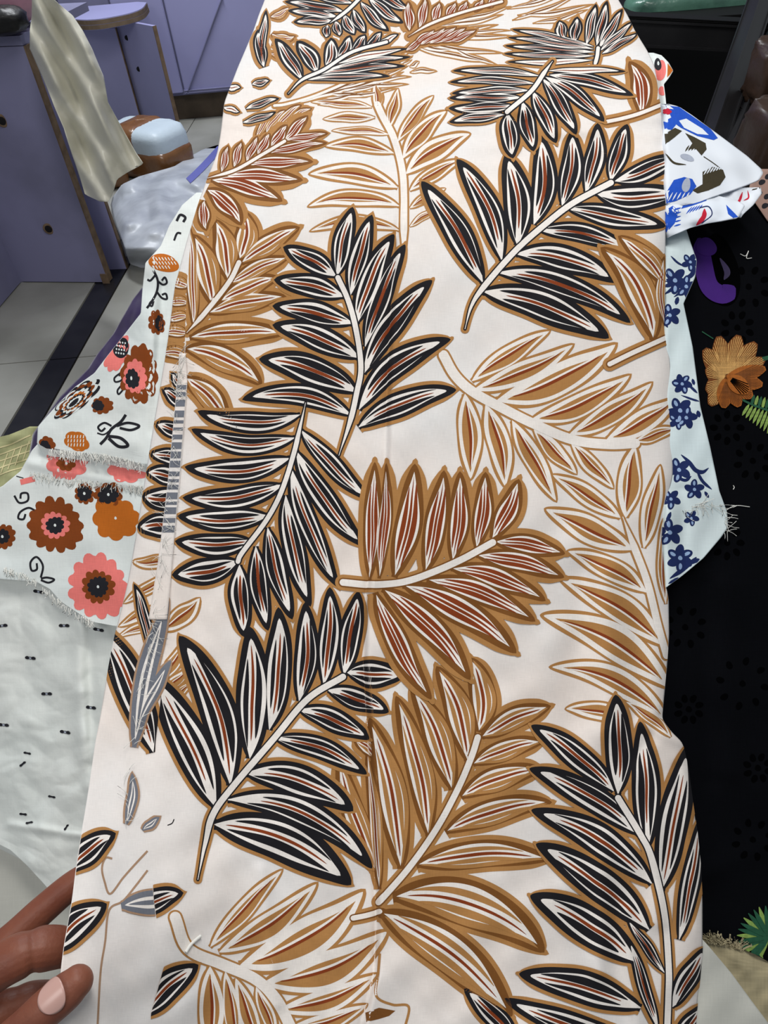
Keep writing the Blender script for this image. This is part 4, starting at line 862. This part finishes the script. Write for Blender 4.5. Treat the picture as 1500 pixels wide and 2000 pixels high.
# rust and brown leaves
leaf('R', [(670, 1138), (723, 1142), (787, 1137), (847, 1117), (907, 1090), (962, 1060)], 13, [
    (723, 1133, 732, 903, 34, 0), (740, 1130, 756, 905, 26, 4), (770, 1128, 810, 906, 50, 8), (830, 1117, 867, 919, 44, 4), (883, 1098, 898, 921, 40, 6), (930, 1073, 948, 922, 38, 4), (960, 1053, 1013, 936, 42, 6),
    (965, 1058, 1103, 1082, 38, -5), (930, 1085, 1101, 1128, 40, -8), (880, 1110, 1065, 1174, 42, -12), (833, 1132, 1045, 1214, 44, -14), (787, 1143, 1008, 1276, 54, -16), (747, 1150, 918, 1328, 52, -14), (733, 1157, 842, 1366, 44, 8)], 2, tipped=False)
leaf('B', [(740, 1762), (800, 1693), (853, 1617), (893, 1543), (920, 1480), (933, 1440)], 12, [
    (742, 1737, 716, 1460, 26, 3), (783, 1697, 722, 1402, 56, 12), (837, 1633, 773, 1359, 50, 12), (883, 1543, 803, 1341, 52, 12), (913, 1487, 852, 1301, 52, 14), (935, 1430, 918, 1284, 50, 16),
    (940, 1440, 1076, 1379, 42, -7), (923, 1493, 1062, 1448, 40, -8), (900, 1557, 1060, 1503, 46, -12), (870, 1625, 1078, 1567, 48, -14), (813, 1690, 1076, 1678, 52, -16), (767, 1752, 1063, 1860, 84, -40), (743, 1782, 1000, 1985, 78, -22)], 0, tipped=False)
leaf('B', [(690, 1793), (715, 1788), (742, 1780)], 10, [], 0, tipped=False)
leaf('B', None, 0, [(735, 1700, 660, 1476, 44, -6), (735, 1480, 690, 1440, 30, 4)], 0, clip=(LOW, foldx))
leaf('B', [(365, 650), (400, 612), (447, 552), (467, 513)], 9, [
    (415, 597, 378, 457, 48, 8), (445, 547, 420, 428, 46, 8), (468, 507, 478, 412, 44, 8), (378, 640, 370, 440, 26, 3),
    (471, 515, 586, 444, 38, -5), (449, 555, 565, 502, 32, -5), (431, 589, 545, 542, 38, -5), (407, 612, 560, 580, 38, -7), (370, 660, 558, 652, 42, -8), (362, 682, 512, 753, 48, -16), (362, 738, 449, 828, 44, -8)], 0, clip=right_of_seam)
leaf('B', None, 0, [(372, 560, 320, 545, 24, 0), (372, 592, 318, 590, 22, 2), (372, 618, 316, 624, 22, 2), (372, 650, 310, 650, 24, 2), (375, 700, 306, 690, 26, 6)], 0, clip=left_of_seam)
leaf('R', [(406, 349), (460, 333), (519, 299), (556, 277)], 6, [
    (412, 352, 552, 394, 38, -8), (404, 371, 472, 441, 38, -8), (439, 344, 592, 353, 34, -4), (481, 323, 612, 317, 26, -3), (519, 301, 640, 280, 21, -3), (556, 275, 642, 261, 19, 0),
    (556, 275, 602, 226, 24, 0), (529, 288, 562, 244, 24, 0), (503, 304, 528, 260, 22, 0), (481, 317, 504, 266, 20, 0), (457, 328, 472, 276, 20, 0), (433, 338, 446, 284, 18, 0), (400, 392, 404, 452, 26, 4)], 1)
# pale outlined leaves
leaf('L', [(866, 694), (889, 734), (924, 766), (986, 800), (1042, 828), (1118, 859), (1187, 868), (1240, 866)], 19, [
    (921, 745, 1077, 645, 40, -4), (924, 762, 1123, 671, 46, 10), (969, 783, 1207, 669, 64, 16), (1035, 821, 1234, 730, 48, 14), (1111, 849, 1276, 745, 46, 10), (1184, 859, 1325, 774, 48, 8), (1239, 863, 1325, 834, 28, 0),
    (908, 769, 919, 940, 48, -4), (948, 790, 987, 955, 48, -8), (1000, 821, 1088, 982, 42, 0), (1042, 838, 1128, 928, 36, 0), (1115, 866, 1200, 956, 34, 0)], 0, tipped=False)
leaf('L', [(1216, 1010), (1239, 1071), (1264, 1138), (1285, 1223), (1301, 1280)], 14, [
    (1222, 1012, 1240, 866, 48, -2), (1257, 1071, 1290, 906, 40, 0), (1212, 1012, 1076, 926, 40, 3), (1236, 1074, 1062, 993, 54, 0), (1263, 1157, 1105, 1076, 46, 9), (1301, 1263, 1090, 1130, 58, 16), (1310, 1345, 1054, 1201, 68, 26), (1305, 1412, 1071, 1303, 52, 32), (1230, 1412, 1102, 1385, 38, 10), (1310, 1440, 1220, 1370, 26, 6), (1300, 1180, 1296, 1010, 26, -4)], 0)
leaf('L', [(342, 1792), (367, 1853), (433, 1883), (500, 1913), (540, 1953), (570, 2010)], 22, [
    (410, 1850, 554, 1696, 38, -2), (427, 1860, 622, 1722, 52, 14), (467, 1887, 714, 1736, 80, 24), (513, 1920, 760, 1815, 74, 26), (540, 1973, 740, 1900, 50, 16), (560, 2010, 720, 1960, 40, 10),
    (410, 1887, 415, 2070, 52, 0), (440, 1897, 470, 2070, 38, 0), (460, 1910, 515, 2070, 42, 0), (500, 1927, 545, 2040, 32, 0)], 0, tipped=False)
leaf('L', [(788, 520), (789, 440), (787, 343), (770, 273), (747, 227), (737, 205)], 13, [
    (777, 367, 601, 341, 40, 14), (780, 403, 599, 405, 34, 18), (780, 450, 603, 453, 28, 18), (770, 300, 632, 286, 30, 10), (760, 263, 646, 256, 17, 4), (733, 230, 629, 233, 21, 2), (727, 210, 606, 200, 18, 3),
    (740, 217, 733, 160, 24, 0), (760, 250, 778, 172, 26, 0), (777, 277, 848, 186, 28, -4), (787, 310, 874, 216, 38, -8), (793, 340, 921, 261, 44, -10), (800, 373, 906, 312, 30, -6), (800, 407, 872, 368, 22, -2), (800, 443, 860, 405, 16, -2)], 0)
leaf('R', [(1186, 238), (1215, 232), (1250, 222), (1292, 205)], 7, [(1250, 225, 1228, 120, 40, 14)], 0, tipped=False)
leaf('B', [(1190, 712), (1230, 692), (1265, 676), (1300, 660)], 9, [(1275, 665, 1172, 484, 56, 26), (1300, 560, 1206, 462, 38, 10), (1300, 640, 1296, 500, 22, -8)], 2, tipped=False)
# leaves where the cloth flattens out and runs away from the eye
leaf('K', [(1079, 121), (1063, 143), (1037, 180), (990, 220)], 8, [
    (1055, 150, 884, 140, 17, 5), (1045, 165, 878, 162, 18, 5), (1035, 178, 882, 184, 19, 2), (1020, 193, 877, 193, 22, 2), (1005, 208, 876, 213, 25, -2), (985, 225, 877, 240, 22, 2),
    (1070, 140, 1222, 141, 14, -2), (1072, 148, 1237, 188, 28, -7), (1065, 152, 1180, 239, 32, -8), (1060, 155, 1125, 264, 34, -4), (1040, 180, 1086, 281, 34, -2), (1020, 200, 1042, 297, 35, 0), (992, 222, 1002, 311, 37, 2)], 2)
leaf('K', [(1160, 132), (1166, 112), (1168, 95)], 7, [
    (1160, 92, 1000, 58, 15, 2), (1160, 97, 992, 74, 15, 2), (1162, 103, 986, 90, 16, 0), (1160, 110, 984, 106, 15, 0), (1158, 118, 990, 122, 13, -2),
    (1100, 78, 1092, 40, 25, 0), (1120, 84, 1128, 33, 25, 0), (1145, 88, 1164, 8, 22, 0), (1165, 90, 1186, 2, 22, 0), (1170, 95, 1216, 18, 20, 0), (1172, 100, 1238, 42, 17, 0), (1175, 106, 1248, 64, 15, 0)], 1)
leaf('K', [(563, 184), (590, 157), (633, 137), (687, 103), (755, 83)], 6, [
    (590, 157, 537, 76, 30, 2), (620, 143, 579, 81, 34, 4), (637, 132, 646, 74, 30, 6), (660, 118, 684, 69, 26, 4), (687, 103, 714, 67, 24, 3), (715, 95, 746, 62, 20, 2), (735, 88, 779, 67, 14, 1),
    (600, 157, 762, 150, 18, -4), (615, 147, 792, 130, 18, -5), (640, 137, 802, 112, 16, -4), (660, 125, 796, 96, 14, -3)], 1)
leaf('S', [(536, 207), (560, 204), (620, 186), (700, 150), (800, 92)], 5, [
    (580, 202, 700, 168, 15, -2), (600, 196, 740, 150, 16, -3), (640, 180, 790, 140, 15, 4), (660, 172, 800, 128, 13, 4), (640, 184, 720, 190, 14, -3), (680, 175, 800, 165, 13, -3), (700, 166, 805, 150, 12, -3), (720, 150, 808, 108, 12, 2), (750, 140, 806, 116, 10, 2), (610, 200, 720, 178, 12, 2), (630, 192, 780, 172, 12, 3), (650, 186, 760, 158, 10, 2), (670, 160, 800, 104, 10, 2), (690, 158, 795, 120, 10, -2), (620, 205, 700, 205, 12, -3), (800, 142, 855, 140, 13, -3), (800, 132, 820, 120, 12, 0)], 0, tipped=False)
leaf('K', [(645, 46), (680, 20), (715, -15)], 6, [
    (650, 42, 573, 44, 20, 2), (660, 34, 562, 22, 20, 3), (672, 24, 556, 4, 20, 2), (690, 8, 580, -16, 20, 2), (640, 50, 636, 76, 18, 0), (655, 42, 664, 73, 20, 0), (672, 30, 694, 70, 24, 2), (690, 20, 716, 66, 24, 4), (705, 5, 760, 62, 24, 4), (720, -5, 788, 46, 24, 4), (735, -15, 800, 20, 24, 2)], 1)
leaf('R', [(798, 72), (840, 48), (900, 26), (980, 4)], 5, [
    (800, 62, 797, 2, 24, 0), (818, 56, 830, -6, 22, 3), (845, 45, 858, 4, 22, 2), (870, 38, 890, 4, 20, 2), (895, 30, 912, 2, 18, 2), (925, 24, 944, -2, 18, 2), (950, 16, 970, -8, 16, 2)], 1)
leaf('S', None, 0, [(815, 66, 975, 48, 16, 4), (850, 52, 985, 28, 14, 3), (880, 44, 1000, 12, 13, 2), (800, 84, 890, 98, 14, 3), (810, 92, 960, 120, 16, 3), (820, 84, 985, 104, 15, 3), (830, 80, 1010, 72, 16, -4), (840, 70, 1000, 60, 12, -3), (880, 92, 975, 128, 13, 3), (1000, 40, 1130, -10, 13, 3), (1010, 30, 1160, 8, 14, 5), (990, 18, 1120, -20, 12, 4), (1040, 46, 1150, 18, 12, 4), (1020, 12, 1100, -30, 12, 4)], 0)
leaf('R', None, 0, [(805, 88, 850, 58, 18, 2), (820, 88, 872, 54, 18, 2), (838, 86, 893, 52, 18, 2), (856, 84, 912, 54, 18, 2), (874, 82, 932, 58, 16, 2), (792, 100, 830, 78, 16, 0)], 1)
leaf('B', None, 0, [(530, 66, 578, 70, 18, 8), (528, 34, 566, 14, 16, 4), (530, 86, 575, 94, 12, 3), (525, 104, 580, 112, 12, 3)], 0)
leaf('K', None, 0, [(516, 132, 504, 58, 24, -2), (508, 120, 520, 20, 18, 0), (492, 166, 528, 158, 15, 0)], 1)
leaf('K', None, 0, [(480, 214, 546, 193, 15, -2), (474, 240, 540, 219, 15, 2), (440, 172, 472, 172, 14, 0), (436, 210, 470, 220, 12, 0)], 1)
leaf('B', None, 0, [(540, 255, 590, 205, 20, -6), (520, 262, 560, 215, 18, -6), (560, 245, 610, 212, 16, -5), (500, 272, 540, 222, 16, -5)], 0)
leaf('K', [(930, -30), (960, -60), (1010, -100), (1060, -130)], 6, [(940, -40, 870, -60, 18, 2), (955, -56, 890, -84, 18, 2), (975, -74, 920, -110, 18, 2), (1000, -94, 960, -130, 18, 2), (950, -50, 1040, -40, 18, 2), (980, -74, 1080, -60, 18, 2), (1010, -98, 1100, -90, 16, 2), (1040, -118, 1110, -112, 14, 0)], 1)
leaf('B', [(640, -40), (690, -70), (750, -110), (800, -140)], 6, [(660, -52, 590, -50, 18, 2), (690, -72, 600, -84, 18, 2), (720, -92, 640, -120, 18, 2), (680, -64, 770, -40, 20, 2), (720, -92, 820, -66, 20, 2), (760, -116, 850, -100, 18, 2), (780, -128, 790, -165, 16, 0)], 1)
leaf('R', [(1000, -150), (960, -160), (900, -172)], 5, [(990, -150, 1060, -165, 14, 0), (960, -158, 900, -140, 14, 0), (940, -164, 870, -152, 14, 0)], 0)
# folded-over edge strip on the left with the cut parts of leaves on it
leaf('K', None, 0, [(372, 800, 316, 760, 30, 2), (372, 850, 302, 828, 32, 0), (366, 900, 292, 885, 32, 0), (362, 934, 284, 922, 38, 0), (362, 980, 276, 970, 46, 0), (356, 1024, 267, 1030, 46, 0), (365, 765, 334, 728, 22, 0)], 1, clip=left_of_seam)
leaf('L', None, 0, [(340, 1120, 240, 1180, 26, 2), (340, 1090, 256, 1096, 28, -6), (330, 1180, 230, 1225, 26, 2), (325, 1210, 228, 1245, 20, 2)], 0, clip=left_of_seam)
leaf('K', None, 0, [(300, 1470, 196, 1220, 62, 10), (292, 1270, 262, 1140, 22, 6)], 1, clip=left_of_seam)
leaf('L', None, 0, [(316, 1230, 392, 1166, 40, 6), (300, 1340, 366, 1245, 30, 6), (310, 1355, 372, 1300, 26, 4), (318, 1372, 380, 1330, 22, 2)], 0, clip=right_of_seam)
leaf('G', None, 0, [(262, 1460, 330, 1170, 38, -8), (246, 1610, 258, 1510, 20, 6), (268, 1420, 335, 1290, 26, -4)], 2)
leaf('K', None, 0, [(130, 1705, 226, 1628, 50, -8)], 1); leaf('K', None, 0, [(96, 1860, 208, 1766, 58, -8)], 1)
leaf('K', None, 0, [(250, 1785, 358, 1744, 46, -6)], 1, clip=(lambda y: np.interp(y, [1700, 1760, 1800], [297, 300, 306]), BIG)); leaf('G', None, 0, [(236, 1770, 372, 1752, 46, 0)], 1, clip=(LOW, lambda y: np.interp(y, [1700, 1760, 1800], [296, 299, 305])))
leaf('K', None, 0, [(275, 1985, 387, 1884, 54, -8)], 1, clip=(lambda y: np.interp(y, [1860, 1885, 1940, 1980], [320, 320, 305, 294]), BIG))
leaf('G', None, 0, [(278, 1622, 312, 1596, 16, 0)], 1)
pr = Print(mc, INKS)
pr.stroke([(219, 1677), (206, 1676), (199, 1696), (204, 1722), (215, 1746), (240, 1715), (262, 1690), (288, 1662)], 4, 'faded_tan', 0)
pr.build('printed_outline', mco); pr = Print(mc, INKS)
pr.stroke([(288, 1700), (265, 1730), (240, 1760), (213, 1778), (205, 1840), (196, 1900), (190, 2010)], 4, 'faded_tan', 0)
pr.build('printed_outline', mco); pr = Print(mc, INKS)
pr.stroke([(327, 1612), (336, 1608), (340, 1600)], 2, 'black_ink', 0)
pr.build('printed_outline', mco); pr = Print(mc, INKS)
pr.stroke([(742, 1862), (739, 1900), (735, 1945), (766, 1962), (798, 1966), (790, 2010)], 5, 'tan_ink', 0)
pr.build('printed_outline', mco)
pr = Print(mc, INKS)
pr.poly([(714, 1978), (740, 1968), (772, 1974), (760, 1984), (740, 1990), (716, 1996)], 'dark_tan_ink', 0)
pr.build('printed_outline', mco)
# seam: the raw edge of the fold, showing the greyed wrong side
def seamstrip(x, y): return mainD(x, y) - .0016
se = Sheet([(690, 350, 362), (745, 346, 366), (780, 343, 363), (947, 327, 350), (1045, 315, 341), (1100, 308, 336), (1160, 298, 331), (1210, 290, 326)], seamstrip)
seo = se.build('seam_strip', M['cream'], 6, 120, .0005, mco)
pr = Print(se, INKS, 3e-4)
y = 752
while y < 1044:
    h = RND.choice((6, 9, 13)); pr.grid(np.stack(np.meshgrid(np.linspace(300, 380, 16), np.linspace(y, y + h, 3)), -1) + np.array([0, 0]), 'faded_ink', 0)
    y += h + RND.choice((5, 6, 8))
pr.build('faded_stripe', seo)
fringe('frayed_threads', [(352, 690), (346, 760), (336, 900), (322, 1040), (305, 1180), (290, 1280), (262, 1440), (245, 1600)], mco, M['thread'], lambda x, y: mainD(x, y) - .0018, 26, 150, 9, (-2.6, 2.6), .00022)
# loose threads
for nm, lab, pts, sh in (('loose_thread', 'loose white thread lying on the black cloth near the orange flower', [(1432, 948), (1434, 952), (1432, 956)], bk),
                         ('loose_thread', 'white thread knot on the black cloth above the orange flower', [(1446, 496), (1456, 500), (1462, 490), (1458, 504), (1468, 504)], bk),
                         ('loose_thread', 'long white thread trailing off the navy floral cloth onto black', [(1335, 985), (1370, 996), (1405, 1002), (1435, 988), (1464, 990)], bk)):
    C = cat(pts, 8); tag(tube(nm, [tuple(v) for v in at(C[:, 0], C[:, 1], sh.depth(C[:, 0], C[:, 1]) - (.0016 if sh is bk else .001))], .0004, M['thread']), lab, 'thread')
C = cat([(363, 1860), (372, 1846), (380, 1838), (392, 1828)], 8)
tag(tube('thread_loop', [tuple(v) for v in at(C[:, 0], C[:, 1], mainD(C[:, 0], C[:, 1]) - .0018)], .0012, M['thread']), 'thick white thread stitch across the pale leaf stalk', 'thread')

# ------------------------------------------------------------------ the hand holding the cloth edge
def loft(chain, seg=20):
    """one finger: chain of (px, py, depth, radius)"""
    c = np.array(chain, float); C = cat(c, 8); P = at(C[:, 0], C[:, 1], C[:, 2]); r = C[:, 3]
    T = np.gradient(P, axis=0); T /= np.linalg.norm(T, axis=1, keepdims=True)
    up = np.array([0, 0, 1.0]); vs, fs = [], []
    rings = [(P[0] - T[0] * r[0] * k, r[0] * math.sqrt(max(0, 1 - k * k)), T[0]) for k in (.98, .8, .5)] + [(P[i], r[i], T[i]) for i in range(len(P))] + [(P[-1] + T[-1] * r[-1] * k, r[-1] * math.sqrt(max(0, 1 - k * k)), T[-1]) for k in (.3, .55, .8, .93, .99)]
    for p, rr, t in rings:
        a = np.cross(t, up); a /= np.linalg.norm(a); b = np.cross(a, t)
        for j in range(seg):
            w = 2 * math.pi * j / seg; vs.append(p + rr * (math.cos(w) * a + math.sin(w) * b))
    n = len(rings)
    for i in range(n - 1):
        for j in range(seg): fs.append((i * seg + j, i * seg + (j + 1) % seg, (i + 1) * seg + (j + 1) % seg, (i + 1) * seg + j))
    fs += [tuple(range(seg - 1, -1, -1)), tuple((n - 1) * seg + j for j in range(seg))]
    return vs, fs
V, Fc = [], []
for ch in ([(-210, 2180, .445, .021), (-110, 2120, .445, .0165), (-25, 2068, .442, .0122), (40, 2014, .44, .0112), (92, 1968, .437, .0116), (130, 1936, .438, .0112), (150, 1918, .440, .0098)],      # thumb
           [(-170, 1990, .51, .0135), (-60, 1898, .512, .0122), (20, 1836, .520, .0114), (85, 1776, .528, .0108), (150, 1722, .535, .0100), (200, 1698, .538, .0085)],                       # index
           [(-190, 2030, .49, .0145), (-80, 1946, .478, .0138), (0, 1888, .474, .0143), (40, 1866, .474, .0142), (62, 1858, .477, .0128), (82, 1853, .480, .0140), (110, 1850, .486, .0134), (146, 1852, .498, .0112), (190, 1858, .506, .009)],  # middle
           [(-190, 2080, .50, .0135), (-70, 2016, .494, .0128), (8, 1974, .492, .0126), (36, 1962, .494, .0114), (64, 1952, .498, .0116), (110, 1944, .508, .0095), (150, 1946, .515, .0085)],                         # ring
           [(-190, 2130, .51, .011), (-70, 2080, .505, .0098), (0, 2046, .503, .0092), (50, 2030, .508, .0085), (90, 2024, .516, .0075)],                                                      # little
           [(-330, 2160, .50, .028), (-250, 2100, .495, .026), (-190, 2050, .495, .020)], [(-330, 2220, .48, .028), (-260, 2160, .475, .027), (-180, 2110, .485, .020)], [(-470, 2330, .50, .03), (-330, 2190, .49, .031), (-270, 2130, .49, .026)]):
    v, f = loft(ch); k = len(V); V += v; Fc += [tuple(i + k for i in q) for q in f]
hand = mesh_obj('hand', V, Fc, M['skin'])
bm = bmesh.new(); bm.from_mesh(hand.data); bmesh.ops.recalc_face_normals(bm, faces=list(bm.faces)); bm.to_mesh(hand.data); bm.free()
md = hand.modifiers.new('merge', 'REMESH'); md.mode = 'VOXEL'; md.voxel_size = .0009; md.use_smooth_shade = True
md = hand.modifiers.new('soften', 'SMOOTH'); md.factor = .5; md.iterations = 4
tag(hand, 'brown left hand pinching the edge of the leaf print cloth between thumb and fingers', 'hand')
# thumb nail: a curved plate set into the top of the thumb
ax0, ax1 = at(92, 1968, .437), at(150, 1918, .440); T = (ax1 - ax0) / np.linalg.norm(ax1 - ax0)
nc0 = at(120, 1944, .4376); back = CAM - nc0; back -= T * np.dot(back, T); back /= np.linalg.norm(back)
left = np.cross(T, back); back = back * math.cos(.35) + left * math.sin(.35) * (1 if (left @ R)[0] < 0 else -1); left = np.cross(T, back)
vs, fs = [], []
nu, nv_ = 14, 14
for i in range(nu + 1):
    for j in range(nv_ + 1):
        u = i / nu * 2 - 1; v = j / nv_ * 2 - 1
        uu = u * math.sqrt(1 - v * v / 2); vv = v * math.sqrt(1 - u * u / 2)
        a = vv * .9; rr = .01155 + .0004 * (1 - uu * uu) 
        vs.append(nc0 + T * (uu * .0088 + .001) + rr * (math.cos(a) * back + math.sin(a) * left))
for i in range(nu):
    for j in range(nv_): fs.append((i * (nv_ + 1) + j, i * (nv_ + 1) + j + 1, (i + 1) * (nv_ + 1) + j + 1, (i + 1) * (nv_ + 1) + j))
nl = mesh_obj('thumb_nail', vs, fs, M['nail'], hand); md = nl.modifiers.new('thickness', 'SOLIDIFY'); md.thickness = .0008; md.offset = 0
tag(nl, 'pale thumb nail')
